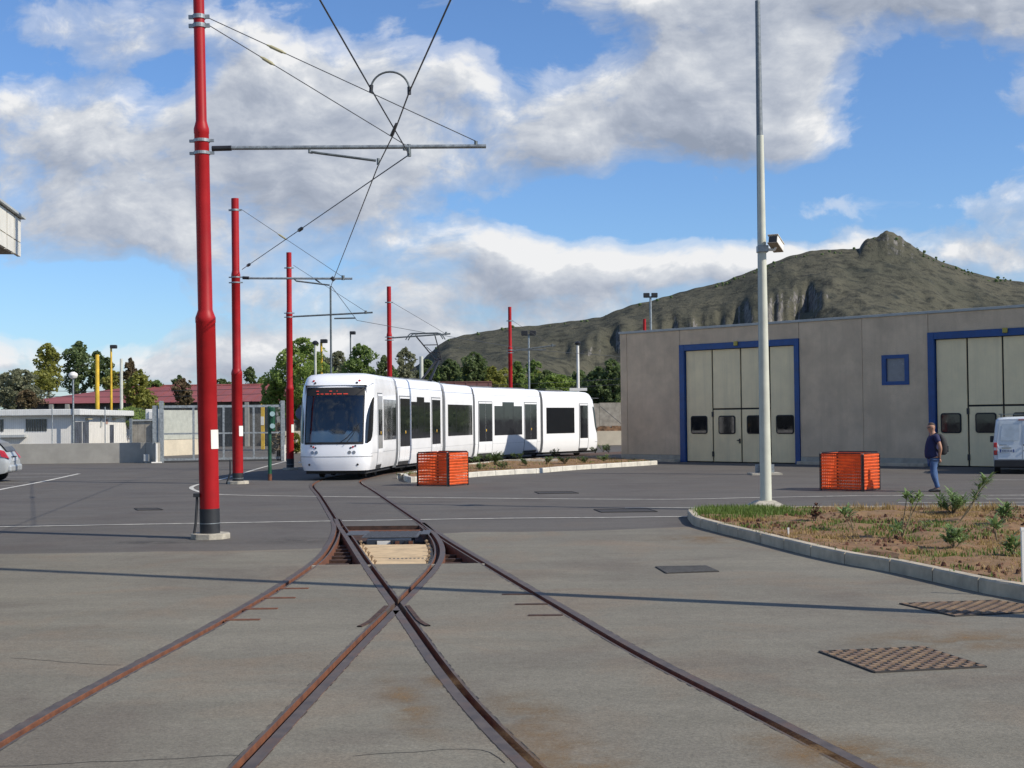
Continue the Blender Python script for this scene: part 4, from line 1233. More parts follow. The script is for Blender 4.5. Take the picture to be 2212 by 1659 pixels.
B3 = G(627, 1015)
m3, T3 = mast(B3, [3.3, 6.3], [.15, .125, .105], 8.75, 'third red mast, just left of the tram front', wrap=.45)
Y3 = B3.y
for z in (6.12, 6.28): clampring(m3, T3, .125, z, .04)
clampring(m3, T3, .105, 8.1, .05)
rodp(m3, 'cantilever_arm', [D(633, 684, Y3), D(805, 675, Y3)], .035, M_STEEL, 10); rodp(m3, 'registration_arm', [D(722, 688, Y3), D(768, 687, Y3)], .03)
rodp(m3, 'stay_rope', [D(634, 573, Y3), D(790, 673, Y3)], .009, M_WIRE, 5); insul(m3, D(680, 603, Y3), D(692, 611, Y3), .03, M_BLACK); rodp(m3, 'arm_bracket', [D(790, 671, Y3), D(790, 678, Y3)], .05)

def far_mast(px, y_top, y_bar, x_end, y_end, Yd, r, label):
    top = D(px, y_top, Yd); base = Vector((top.x, Yd, 0)); hb = D(px, y_bar, Yd).z
    t, T = mast(base, [2.4, hb + .15], [r * 1.15, r, r * .85], top.z, label, plate=False, wrap=.3)
    for z in (hb - .12, hb + .02): clampring(t, T, r, z, .04)
    clampring(t, T, r * .85, top.z - .75, .05)
    rodp(t, 'cantilever_arm', [D(px + 5, y_bar, Yd), D(x_end, y_end, Yd)], .035, M_STEEL)
    e = D(px + (x_end - px) * .93, y_bar + (y_end - y_bar) * .93, Yd)
    rodp(t, 'stay_rope', [Vector((base.x + r, Yd, top.z - .7)), e], .009, M_WIRE, 5)
    rodp(t, 'arm_bracket', [e + Vector((0, 0, -.05)), e + Vector((0, 0, .1))], .045)
    return t
far_mast(840, 619, 730, 973, 721, 62.0, .115, 'fourth red mast, rising behind the tram roof beside the pantograph')
m5 = far_mast(1101, 663, 758, 1200, 746, 70.5, .105, 'fifth red mast, behind the rear half of the tram')
rodp(m5, 'registration_arm', [D(1125, 757, 70.5), D(1180, 755, 70.5)], .03)
tp = D(1392, 689, 95.0); mast(Vector((tp.x, 95, 0)), [3, 6], [.14, .12, .11], tp.z, 'far red mast, only its top showing above the shed roof', plate=False)

def wire(pts, r, lab, sag=0.0, n=12, group=None, grp='contact wires'):
    pts = [Vector(p) for p in pts]; out = []
    for a, b_ in zip(pts, pts[1:]):
        for i in range(n): f = i / n; p = a.lerp(b_, f); p.z -= sag * 4 * f * (1 - f); out.append(p)
    out.append(pts[-1])
    return tag(MB().tube(out, r, 5).build('contact_wire', M_WIRE, None, smooth=True), lab, 'wire', grp)
# wire A: left near -> mast 1 arm -> anchored on mast 2
PA = D(884, 334, YB)
na = D(690, -2, 13.6); na2 = na + (na - PA) * 1.9
wire([na2, na, D(800, 190, 17.6), PA], .0105, 'contact wire running from top centre left down to the mast arm')
qa = D(523, 582, Y2 - .1)
tag(MB().tube([PA, qa], .011, 5).build('tension_wire', M_WIRE), 'tension wire slanting from the mast arm down to the second mast', 'wire', 'contact wires')
tw = thing('wire_insulator', PA.lerp(qa, .50), 'pair of small insulators on the slanting tension wire', 'insulator')
for f in (.50, .93): insul(tw, PA.lerp(qa, f - .014), PA.lerp(qa, f + .014), .045, M_BLACK)
# wire B: right near -> registration arm of mast 1 -> masts 2, 3, pantograph
PB = D(819, 352, YB); nb = D(974, -2, 13.6); nb2 = nb + (nb - PB) * 1.9
P2b, P3b, PP = D(715, 617, Y2), D(771, 692, Y3), F3 @ Vector((1.5, 0, 5.49 * 1.024 + .02))
P4b, P5b = D(930, 733, 62.0), D(1150, 756, 70.5)
wire([nb2, nb, D(885, 196, 17.6), D(850, 290, 20.6), PB, P2b, P3b, PP, P5b, Vector((8, 78, 5.3))], .0105, 'contact wire running from top centre right down over the tram')
rodp(None, 'x', [PB, PB], .01) if False else None
sp = thing('wire_splice', D(850, 290, 20.6), 'dark splice clamp where the two contact wires cross', 'clamp')
rodp(sp, 'clamp_bar', [D(856, 268, 20.2), D(845, 292, 20.8)], .022, M_BLACK)
a, b_ = D(801, 192, 17.6), D(884, 196, 17.6)
c = (a + b_) / 2
jl = []
for i in range(17):
    an = math.pi * i / 16
    jl.append(Vector((c.x - math.cos(an) * (b_.x - a.x) * .5, 17.6, c.z + math.sin(an) * .235)))
jt = thing('jumper_loop', c, 'grey jumper cable arched between the two contact wires', 'cable')
rodp(jt, 'loop', jl, .013, M_STEEL); rodp(jt, 'clamp', [a + Vector((0, 0, -.05)), a + Vector((0.01, 0, .05))], .025, M_BLACK); rodp(jt, 'clamp', [b_ + Vector((0, 0, -.05)), b_ + Vector((0, 0, .05))], .025, M_BLACK)
# distant power lines above the red roofs
for k, (ya, yb) in enumerate(((826, 842), (838, 846))):
    wire([D(-60, ya + 14, 100), D(620, ya + 10, 100), D(1345, ya - 8, 100)], .018, ['upper thin power line strung across in front of the trees', 'lower thin power line strung across in front of the trees'][k], .25, 10, None, 'power lines')

# ================================================================ lamp posts
def lamp_pole(base, h, r0, r1, name, label, m, parts=True, cat='lamp post', lean=0.0):
    t = thing(name, base, label, cat)
    T = Matrix.Translation(base) @ Matrix.Rotation(lean, 4, 'Y')
    MB().lathe([(r0, 0), (r0 + (r1 - r0) * .5, h * .5), (r1, h)], 20, 0, T).build('shaft', m, t, smooth=True)
    return t
LB = G(1655, 1103, .0)
lt_ = lamp_pole(LB, 7.8, .122, .066, 'camera_pole', 'white tapering pole with a security camera beside the planted island', M_LAMPW, cat='pole')
cn = MB(); n = 4
cn.add([(LB.x - .52, LB.y - .5, .02), (LB.x + .52, LB.y - .5, .02), (LB.x + .52, LB.y + .5, .02), (LB.x - .52, LB.y + .5, .02), (LB.x - .17, LB.y - .17, .21), (LB.x + .17, LB.y - .17, .21), (LB.x + .17, LB.y + .17, .21), (LB.x - .17, LB.y + .17, .21)],
       [(0, 1, 5, 4), (1, 2, 6, 5), (2, 3, 7, 6), (3, 0, 4, 7), (4, 5, 6, 7)]); cn.build('concrete_foot', M_CONC, lt_)
cp = D(1648, 538, LB.y)
sc = thing('security_camera', cp, 'white box security camera clamped to the white pole', 'camera')
mb = MB(); mb.box((cp.x - .12, LB.y - .11, cp.z - .07), (cp.x + .10, LB.y + .11, cp.z + .07)); mb.build('clamp', M_GALV, sc, bevel=.01)
mb = MB(); mb.tube([(cp.x + .10, LB.y - .05, cp.z - .02), (cp.x + .22, LB.y - .10, cp.z - .03), (cp.x + .26, LB.y - .14, cp.z + .04)], .03, 8); mb.build('bracket', M_WHITE2, sc)
C0 = Vector((cp.x + .16, LB.y - .28, cp.z + .17)); C1 = Vector((cp.x + .36, LB.y + .12, cp.z + .03))
dv = (C1 - C0).normalized(); sd = dv.cross(Vector((0, 0, 1))).normalized(); ud = sd.cross(dv)
CM = Matrix.Identity(4); CM.col[0][:3] = dv; CM.col[1][:3] = sd; CM.col[2][:3] = ud; CM.col[3][:3] = C0
MB().box((0, -.10, -.085), (.46, .10, .075), 0, CM).build('housing', M_WHITE2, sc, bevel=.02); MB().box((-.04, -.105, -.10), (.46, .105, -.087), 0, CM).build('base_plate', mat('camera_beige', (.30, .25, .19), .6), sc)
MB().box((-.05, -.115, .078), (.48, .115, .092), 0, CM).build('sun_shield', M_WHITE2, sc, bevel=.005)
MB().box((-.008, -.085, -.07), (-.001, .085, .06), 0, CM).build('window', M_GLASSD, sc)
RB = G(1652, 1025)
t = lamp_pole(RB, 16.0, .17, .085, 'lighting_mast', 'tall grey lighting mast standing behind the white camera pole', mat('mast_grey', (.20, .22, .23), .5, metal=.3, var=.15, scale=10), cat='lighting mast')
MB().box((RB.x - .5, RB.y - .5, 0), (RB.x + .5, RB.y + .5, .06)).build('base_slab', M_CONC, t)
for k in range(6):
    a = k * math.pi / 3
    MB().box((.17, -.012, .06), (.32, .012, .34), 0, Matrix.Translation(RB) @ Matrix.Rotation(a, 4, 'Z')).build('gusset', M_GALV, t)
OB = Vector((6.6, 12.42, 0))
t = lamp_pole(OB, 15.0, .13, .10, 'lighting_mast', 'tall mast off to the right whose long shadow crosses the apron', M_GALV, cat='lighting mast')
MB().box((OB.x - .4, OB.y - .4, 0), (OB.x + .4, OB.y + .4, .18)).build('base_slab', M_CONC, t)

def thin_pole(px, y_top, Yd, r, label, m, head=None, name='lamp_post', cat='lamp post', r1=None):
    top = D(px, y_top, Yd); base = Vector((top.x, Yd, 0))
    t = thing(name, base, label, cat)
    MB().lathe([(r, 0), (r1 or r * .8, top.z)], 10, 0, Matrix.Translation(base)).build('shaft', m, t, smooth=True)
    if head == 'globe':
        MB().lathe([(.02, -.1), (.20, -.02), (.26, .10), (.22, .22), (.08, .30), (.01, .31)], 14, 0, Matrix.Translation(top)).build('lamp_head', M_WHITE2, t, smooth=True)
    if head == 'flood2':
        mb = MB(); mb.box((top.x - .45, Yd - .04, top.z - .1), (top.x + .45, Yd + .04, top.z)); mb.build('crossbar', M_GALV, t)
        for s in (-1, 1): MB().box((top.x + s * .27 - .21, Yd - .15, top.z - .08), (top.x + s * .27 + .21, Yd + .05, top.z + .22)).build('floodlight', M_BLACK, t, bevel=.03)
    if head == 'flood1':
        MB().box((top.x - .05, Yd - .2, top.z - .1), (top.x + .42, Yd + .15, top.z + .16)).build('floodlight', M_BLACK, t, bevel=.05)
    if head == 'camera':
        MB().lathe([(.02, -.05), (.18, .02), (.20, .12), (.10, .22), (.01, .24)], 12, 0, Matrix.Translation(top)).build('lamp_head', M_BLACK, t, smooth=True)
        mb = MB(); mb.box((top.x - .55, Yd - .1, top.z - 2.9), (top.x + .55, Yd + .1, top.z - 2.72)); mb.build('crossbar', M_WHITE2, t)
    return t
M_YELP = mat('yellow_pole', (.66, .42, .03), .6, var=.15, scale=2)
M_CPOLE = mat('pale_pole', (.50, .51, .44), .8, var=.1)
thin_pole(158, 815, 76, .06, 'grey lamp post with a white cap beside the white building', M_GALV, 'globe')
thin_pole(210, 766, 96, .17, 'thick yellow pole behind the white building', M_YELP, None, 'yellow_pole', 'pole', .14)
thin_pole(240, 750, 98, .11, 'thin yellow pole with a dark floodlight behind the white building', M_YELP, 'flood1', r1=.07)
thin_pole(262, 775, 94, .13, 'pale concrete pole right of the yellow poles', M_CPOLE, None, 'utility_pole', 'pole', .10)
thin_pole(681, 744, 84, .09, 'pale lamp post above the tram roof beside the yellow pole', M_CPOLE, 'camera')
thin_pole(694, 738, 92, .10, 'yellow pole with floodlight above the tram front', M_YELP, 'flood1')
thin_pole(714, 618, 80, .07, 'slim grey mast rising behind the tram front', M_STEEL, None, 'slim_mast', 'mast')
thin_pole(757, 720, 110, .07, 'far slim floodlight post between the tram and the sky', M_STEEL, 'flood1')
thin_pole(910, 770, 92, .16, 'pale concrete pole beside the pantograph', M_CPOLE, None, 'utility_pole', 'pole', .13)
thin_pole(1142, 722, 88, .07, 'slim grey floodlight post right of the fifth red mast', M_GALV, 'flood2')
thin_pole(1248, 745, 86, .10, 'white lamp post with dark head behind the tram rear', M_WHITE2, 'camera')
thin_pole(1405, 640, 92, .09, 'twin floodlight post rising behind the shed roof', M_GALV, 'flood2')
# little green signal post
GB = G(583, 1038)
sg = thing('signal_post', GB, 'green signal post with round lamps left of the tram', 'signal post')
M_GREEN = mat('green_paint', (.012, .085, .04), .45, var=.25, scale=3)
MB().lathe([(.062, 0), (.058, 2.45)], 14, 0, Matrix.Translation(GB)).build('post', M_GREEN, sg, smooth=True)
MB().box((GB.x + .03, GB.y - .13, 1.62), (GB.x + .17, GB.y + .13, 2.42)).build('signal_head', M_GREEN, sg, bevel=.03)
for z in (1.8, 2.2):
    MB().tube([(GB.x + .12, GB.y - .13, z), (GB.x + .13, GB.y - .20, z)], .085, 12).build('signal_lamp', mat('signal_lens', (.35, .50, .50), .15), sg)
MB().lathe([(.066, 0), (.066, .22)], 12, 0, Matrix.Translation(GB)).build('rusty_foot', M_RUST, sg)
# ================================================================ left boundary, gate, buildings
M_WALLG = mat('render_grey', (.40, .375, .32), .9, var=.1, scale=1.2, bump=.2, dirt=(.33, .31, .27), dscale=.8)
M_BLOCK = mat('block_wall', (.40, .36, .29), .95, var=.2, scale=2.5, bump=.3, dirt=(.27, .24, .19), dscale=1.2)
M_CREAM = mat('cream_wall', (.62, .54, .40), .9, var=.1, scale=1.0, bump=.1)
bw = thing('boundary_wall', (-26, 67, 0), 'low grey rendered wall behind the silver car', 'wall')
MB().box((-46, 66.95, -.05), (-17.98, 67.2, .98)).build('wall_run', M_WALLG, bw, bevel=.01)
MB().prism([(-17.975, 67.12), (-17.975, 66.95), (-17.25, 66.0), (-17.05, 66.1)][::-1], -.05, .985).build('wall_return', M_WALLG, bw)
fp = MB()
x = -46.0
while x < -18:
    MB().tube([(x, 67.08, .98), (x, 67.08, 2.75)], .03, 6).build('fence_post', M_GALV, bw); x += 2.6
for k in range(34): fp.box((-46, 67.077, 1.02 + k * .05), (-18.0, 67.081, 1.0225 + k * .05))
x = -46.0
while x < -18: fp.box((x, 67.082, 1.0), (x + .003, 67.085, 2.7)); x += .10
tag(fp.build('fence_mesh', M_GALV, bw), kind='stuff')
jb = thing('junction_box', (-17.75, 66.35, 0), 'small grey box at the foot of the gate post', 'box'); MB().box((-17.85, 66.05, .08), (-17.6, 66.2, .42)).build('case', M_GREYP, jb, bevel=.02); MB().box((-17.77, 66.1, -.01), (-17.69, 66.15, .085)).build('leg', M_GALV, jb)

gt = thing('sliding_gate', (-14.2, 67, 0), 'grey steel gate with mesh panels between two tall posts', 'gate')
GA, GBp = Vector((-17.02, 66.25, 0)), Vector((-11.42, 67.9, 0))
gu = (GBp - GA).normalized(); gl = (GBp - GA).length
GM = Matrix.Identity(4); GM.col[0][:3] = gu; GM.col[1][:3] = (-gu.y, gu.x, 0); GM.col[3][:3] = GA
MB().box((-.11, -.11, 0), (.11, .11, 3.0), 0, GM).build('gate_post', M_GALV, gt, bevel=.01); MB().box((gl - .10, -.10, 0), (gl + .10, .10, 2.98), 0, GM).build('gate_post', M_GALV, gt, bevel=.01)
MB().box((-.42, .0, .9), (-.14, .25, 2.78), 0, GM).build('guide_post', M_GALV, gt)
gpx = [418, 483, 548]
for z0, z1_ in ((2.66, 2.78), (1.36, 1.44), (.10, .20)): MB().box((.12, -.03, z0), (gl - .11, .03, z1_), 0, GM).build('rail', M_GALV, gt)
for px in gpx:
    d = ray(px, 930); s = (GA.y * d.x - GA.x * d.y) / (gu.x * d.y - gu.y * d.x)
    MB().box((s - .05, -.028, .201), (s + .05, .028, 1.359), 0, GM).build('stile', M_GALV, gt); MB().box((s - .05, -.028, 1.441), (s + .05, .028, 2.659), 0, GM).build('stile', M_GALV, gt)
ms_ = MB()
for k in range(48): ms_.box((.12, -.003, .22 + k * .052), (gl - .11, .003, .2235 + k * .052), 0, GM)
k = .15
while k < gl - .1: ms_.box((k, .004, .2), (k + .0035, .008, 2.66), 0, GM); k += .062
tag(ms_.build('gate_mesh', M_GALV, gt), kind='stuff')
MB().box((.0, -.06, .0), (gl, .06, .09), 0, GM).build('bottom_track', M_STEP, gt)
MB().tube([(-.25, -.35, .0), (-.25, -.35, .95)], .05, 8, 0, GM).build('white_stop_post', M_WHITE2, gt); MB().box((-.5, -.5, 0), (.0, -.2, .06), 0, GM).build('stop_foot', M_WHITE2, gt, bevel=.02)
MB().tube([(gl + .05, -.3, .0), (gl + .05, -.3, .8)], .05, 8, 0, GM).build('white_stop_post', M_WHITE2, gt)

# white gatehouse
WBc = Vector((-24.5, 76.5, 0)); WBl = Vector((-46, 74.6, 0)); WBr = Vector((-26.0, 93, 0))
ghs = thing('gatehouse', WBc, 'low white flat roofed building behind the grey wall', 'building')
bk = Vector((-47, 91, 0))
MB().prism([(p.x, p.y) for p in (WBl, WBc, WBr, bk)], 0, 2.42).build('wall', M_WHITE2, ghs)
def off(p, d): return (p.x + d[0], p.y + d[1])
MB().prism([off(WBl, (-.3, -.45)), off(WBc, (.45, -.45)), off(WBr, (.5, .4)), off(bk, (-.3, .4))], 2.421, 2.76).build('roof_slab', mat('roof_white', (.66, .66, .63), .7, var=.06), ghs, bevel=.03)
def on_face(a, b_, s0, s1, z0, z1_, name, m, proud=.02, parent=None):
    u = (b_ - a).normalized(); n = Vector((u.y, -u.x, 0))
    Mx = Matrix.Identity(4); Mx.col[0][:3] = u; Mx.col[1][:3] = n; Mx.col[3][:3] = a
    return MB().box((s0, -.03, z0), (s1, proud, z1_), 0, Mx).build(name, m, parent or ghs)
def sface(px, a, b_):
    d = ray(px, 930); u = (b_ - a).normalized()
    return (a.y * d.x - a.x * d.y) / (u.x * d.y - u.y * d.x)
lw = (WBc - WBl).length
for x0, x1 in ((-22, 8), (56, 101)):
    s0, s1 = sface(x0, WBl, WBc), sface(x1, WBl, WBc)
    wn = on_face(WBl, WBc, s0, s1, 1.55, 2.22, 'window', M_GLASSD)
    u = (WBc - WBl).normalized(); n = Vector((u.y, -u.x, 0)); Mx = Matrix.Identity(4); Mx.col[0][:3] = u; Mx.col[1][:3] = n; Mx.col[3][:3] = WBl
    mb = MB(); k = s0
    while k < s1: mb.box((k, .02, 1.55), (k + .03, .05, 2.22), 0, Mx); k += .14
    mb.build('window_bars', M_STEEL, wn)
on_face(WBl, WBc, sface(2, WBl, WBc), sface(58, WBl, WBc), 1.22, 1.36, 'shelf_canopy', M_GREYP, .5)
on_face(WBl, WBc, lw - .12, lw + .0, 0, 2.42, 'corner_pipe', M_STEEL, .05)
for x0, x1, z1_, nm in ((162, 176, 2.05, 'door'), (178, 191, 2.05, 'door'), (237, 245, 1.85, 'door')):
    s0, s1 = sface(x0, WBc, WBr), sface(x1, WBc, WBr)
    dd = on_face(WBc, WBr, s0, s1, .05, z1_, nm, mat('door_glass_blue', (.10, .115, .15), .15, var=.3, scale=1.5), .03)
for x0 in (184, 242):
    s0 = sface(x0, WBc, WBr); on_face(WBc, WBr, s0, s0 + 1.0, 2.18, 2.27, 'wall_lamp', mat('lamp_cream', (.55, .46, .28), .5), .2)
s0 = sface(216, WBc, WBr); on_face(WBc, WBr, s0, s0 + .3, 1.75, 2.35, 'drain_pipe', M_GREYP, .08)
s0 = sface(226, WBc, WBr); on_face(WBc, WBr, s0, s0 + .9, 1.9, 2.2, 'notice', mat('notice', (.55, .35, .28), .6, var=.3, scale=4), .03)

# block wall with the white cooling unit, right of the gatehouse
bl = thing('block_wall', (-21, 80, 0), 'rough block wall between the gatehouse and the gate', 'wall')
a, b_ = D(283, 950, 78), D(344, 950, 78)
xx = a.x
for k in range(4):
    x1 = a.x + (b_.x - a.x) * (k + 1) / 4; MB().box((xx, 78, 0), (x1 - .02, 78.2, 2.05)).build('wall_bay', M_BLOCK, bl); xx = x1
MB().box((a.x - .1, 77.9, 2.051), (b_.x + .05, 78.3, 2.14)).build('coping', M_GREYP, bl)
for px in (283, 340): p = D(px, 950, 77.8); MB().box((p.x - .07, 77.72, 0), (p.x + .07, 77.88, 2.2)).build('steel_post', M_GALV, bl)
ac = thing('cooling_unit', (D(333, 900, 79).x, 79, 2.14), 'white cooling unit cabinet on top of the block wall', 'cooling unit')
p, q_ = D(317, 884, 79), D(346, 909, 79)
MB().box((p.x, 78.7, 2.14), (q_.x + .1, 79.5, p.z)).build('cabinet', M_WHITE2, ac, bevel=.03); 
MB().tube([((p.x + q_.x) / 2 + .25, 78.7, 2.5), ((p.x + q_.x) / 2 + .25, 78.66, 2.5)], .16, 14).build('fan_grille', M_STEEL, ac)
MB().box((p.x + .2, 78.62, 2.15), (q_.x + .12, 78.695, 2.62)).build('cover', M_WHITE2, ac, bevel=.03)

# walls seen through the gate and past the tram
gv = thing('side_building', (-17.5, 78, 0), 'grey green wall with cream base seen through the left of the gate', 'building')
a, b_ = D(350, 950, 80), D(417, 950, 80)
MB().prism([(a.x - .4, 79), (b_.x, 84), (b_.x - .3, 86), (a.x - .4, 86)], .95, 2.68).build('upper_wall', mat('greygreen', (.42, .43, .37), .8, var=.1), gv)
MB().prism([(a.x - .5, 78.5), (b_.x, 83.5), (b_.x, 83.9), (a.x - .5, 78.9)], 0, .93).build('cream_base', M_CREAM, gv)
bb = thing('blue_bin', (D(436, 950, 84).x, 84, 0), 'blue upright container seen behind the nearest mast', 'bin')
p = D(430, 935, 84); q_ = D(443, 935, 84); MB().box((p.x, 84, .1), (q_.x, 84.6, 1.35)).build('body', mat('bin_blue', (.05, .16, .50), .4), bb, bevel=.03); MB().box((p.x - .03, 83.97, 1.351), (q_.x + .03, 84.63, 1.42)).build('lid', mat('bin_blue', (0, 0, 1)), bb, bevel=.02)

def hip_building(x0, x1, y0, y1, ze, zr, name, label, rm, wm_, hipL=True, hipR=False, openings=None):
    t = thing(name, ((x0 + x1) / 2, y0, 0), label, 'building')
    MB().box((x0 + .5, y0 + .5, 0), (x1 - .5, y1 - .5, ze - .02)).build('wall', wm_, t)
    ym = (y0 + y1) / 2; hl = (y1 - y0) / 2 if hipL else 0; hr = (y1 - y0) / 2 if hipR else 0
    mb = MB(); mb.add([(x0, y0, ze), (x1, y0, ze), (x1, y1, ze), (x0, y1, ze), (x0 + hl, ym, zr), (x1 - hr, ym, zr)], [(0, 1, 5, 4), (2, 3, 4, 5), (3, 0, 4), (1, 2, 5), (3, 2, 1, 0)])
    rf = mb.build('roof', rm, t)
    rd = MB(); rd.tube([(x0 + hl, ym, zr + .02), (x1 - hr, ym, zr + .02)], .1, 6); rd.build('ridge', rm, rf)
    # standing seams of the sheet roof
    ss = MB(); k = x0 + hl + .4
    while k < x1: ss.tube([(k, y0, ze + .03), (k, ym, zr + .03)], .03, 4); k += .8
    tag(ss.build('roof_seams', rm, t), kind='stuff')
    return t
M_ROOFR = mat('roof_red', (.255, .072, .068), .7, var=.12, scale=.6)
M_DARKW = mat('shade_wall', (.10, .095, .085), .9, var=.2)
e0, e1 = D(8, 870, 108), D(606, 869, 108)
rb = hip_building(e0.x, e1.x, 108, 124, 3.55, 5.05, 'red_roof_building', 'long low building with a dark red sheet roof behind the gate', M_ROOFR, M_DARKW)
M_PILLAR = mat('pillar', (.30, .30, .27), .8)
for px in (452, 505, 530, 600, 140, 105): p = D(px, 900, 107.4); MB().box((p.x - .15, 107.9, 0), (p.x + .15, 108.3, 3.5)).build('pillar', M_PILLAR, rb)
p = D(594, 900, 100); yp = thing('yellow_pole', (p.x, 100, 0), 'yellow and white banded pole seen through the gate', 'pole')
p = D(567, 900, 96); 
MB().box((p.x - .11, 96, 0), (p.x + .11, 96.2, 3.2)).build('shaft', M_YELP, yp); MB().box((p.x - .115, 95.98, 1.7), (p.x + .115, 96.0, 2.3)).build('white_band', M_WHITE2, yp)
yp.location = (p.x, 96.1, 0)
for ch in yp.children: ch.matrix_parent_inverse = Matrix.Translation(-yp.location)
# wall strip behind tram nose, round sign
ws = thing('cream_wall', (-11, 80, 0), 'cream wall end just left of the tram front', 'wall'); p = D(640, 950, 84)
MB().box((p.x - 1.2, 84, 0), (p.x + 3.4, 84.25, 1.35)).build('wall_run', M_CREAM, ws)
rs = thing('round_sign', (D(651, 950, 64).x, 64, 0), 'round blue road sign seen from behind, left of the tram', 'road sign')
p = D(650, 893, 64); MB().tube([(p.x, 64, 0), (p.x, 64, 2.7)], .03, 8).build('post', M_GALV, rs); MB().tube([(p.x + .05, 63.97, p.z), (p.x + .05, 63.94, p.z)], .30, 24).build('disc', mat('sign_grey', (.10, .12, .17), .6), rs)
MB().box((p.x - .12, 63.9, 0), (p.x + .12, 64.1, .05)).build('foot', M_WHITE2, rs)

# walls between the tram rear and the shed
rw = thing('retaining_wall', (7, 98, 0), 'cream low wall with block wall above, between tram and shed', 'wall')
a, b_ = D(1200, 950, 98), D(1500, 950, 98)
MB().box((a.x, 98, 0), (b_.x, 98.3, 1.02)).build('cream_base', M_CREAM, rw)
xx = a.x; k = 0
while xx < b_.x - .1:
    x1 = min(b_.x, xx + 1.6)
    MB().box((xx + .01, 98.4, 1.021), (x1 - .01, 98.6, 3.05 - .05 * (k % 2))).build('block_bay', M_BLOCK, rw); xx = x1; k += 1
rub = MB()
for _ in range(260):
    x = random.uniform(a.x, b_.x); s = random.uniform(.08, .18); z = random.uniform(1.03, 1.3)
    rub.box((x - s, 98.12 - s * .5, z - s * .6), (x + s, 98.3 + s * .4, z + s * .6))
tag(rub.build('rubble_stones', mat('rubble', (.30, .17, .09), .9, var=.4, scale=3), rw), kind='stuff')
hs = thing('grey_shed', (9.5, 104, 0), 'grey roof edge above the block wall beside the shed', 'building'); p = D(1306, 878, 104)
MB().box((p.x, 103.5, 0), (p.x + 8, 110, 3.3)).build('wall', M_GREYP, hs); MB().box((p.x - .2, 103.3, 3.301), (p.x + 8.2, 110.2, 3.65)).build('roof', mat('roof_grey', (.25, .27, .29), .7), hs)
cab_ = thing('stay_cable', D(1300, 885, 90), 'thin black stay cable slanting down behind the tram rear', 'cable'); MB().tube([D(1297, 878, 90), D(1350, 922, 90)], .02, 5).build('cable', M_WIRE, cab_)
bs = hip_building(D(945, 830, 96).x, D(1062, 830, 96).x, 94, 101, 3.6, 4.55, 'brown_roof_house', 'low house with a brown roof just above the tram roof', mat('roof_brown', (.11, .045, .035), .8), M_WALLG, False)
oh = thing('ochre_house', (D(975, 820, 125).x, 125, 0), 'small ochre house among the trees', 'building')
p = D(960, 812, 125); q_ = D(995, 812, 125)
MB().box((p.x, 125, 0), (q_.x, 131, p.z)).build('wall', mat('ochre', (.45, .27, .13), .9), oh); MB().prism([(p.x - .3, 124.7), (q_.x + .3, 124.7), (q_.x + .3, 131.3), (p.x - .3, 131.3)], p.z + .002, p.z + .25).build('roof', M_ROOFR, oh)
MB().box((p.x + .6, 124.97, p.z - 1.2), (p.x + 1.1, 125.0, p.z - .4)).build('window', M_GLASSD, oh)

# ballast strip under and beyond the tram
pc = catmull(TRAM_C[2:], 1.0, 2); poly = strip_poly(pc, -1.6, 1.55)
tag(sheet('track_bed', [(p.x, p.y) for p in poly], [strip_poly(PL1, -HW, HW), strip_poly(PR1, -HW, HW)], .0042, mat('ballast', (.12, .075, .05), .95, var=.35, scale=6, bump=.8, bscale=20)), 'brown track bed under the tram', kind='structure')

# canopy at the left edge
cn_ = thing('canopy', (-10.5, 18, 0), 'pale cantilevered canopy edge at the upper left', 'canopy')
c0 = Vector((-8.99, 25, 0)); dv = Vector((.156, -.988, 0)).normalized(); nv = Vector((-dv.y * -1, 0, 0))
Mx = Matrix.Identity(4); Mx.col[0][:3] = dv; Mx.col[1][:3] = (dv.y, -dv.x, 0); Mx.col[3][:3] = c0    # s towards camera, d into canopy (left)
M_CANO = mat('canopy_panel', (.66, .64, .57), .7, var=.05)
s = 0.0
wds = [.62, .62, 2.2, 2.2, 2.2, 2.2, 2.2]
for wd in wds:
    for z0, z1_ in ((5.02, 5.26), (5.28, 5.70)): MB().box((s + .012, .0, z0), (s + wd - (.07 if wd > .7 else .06), .06, z1_), 0, Mx).build('fascia_panel', M_CANO, cn_)
    s += wd
MB().box((.02, .062, 5.06), (s, 5.5, 5.68), 0, Mx).build('deck', mat('soffit', (.30, .26, .21), .9, var=.1), cn_)
MB().box((-.1, -.07, 5.72), (s, 5.6, 5.76), 0, Mx).build('flashing', M_GREYP, cn_)
for k in (1.5, 6.5, 11.0):
    MB().box((k - .15, 4.2, 0), (k + .15, 4.5, 5.06), 0, Mx).build('column', M_CONC, cn_)

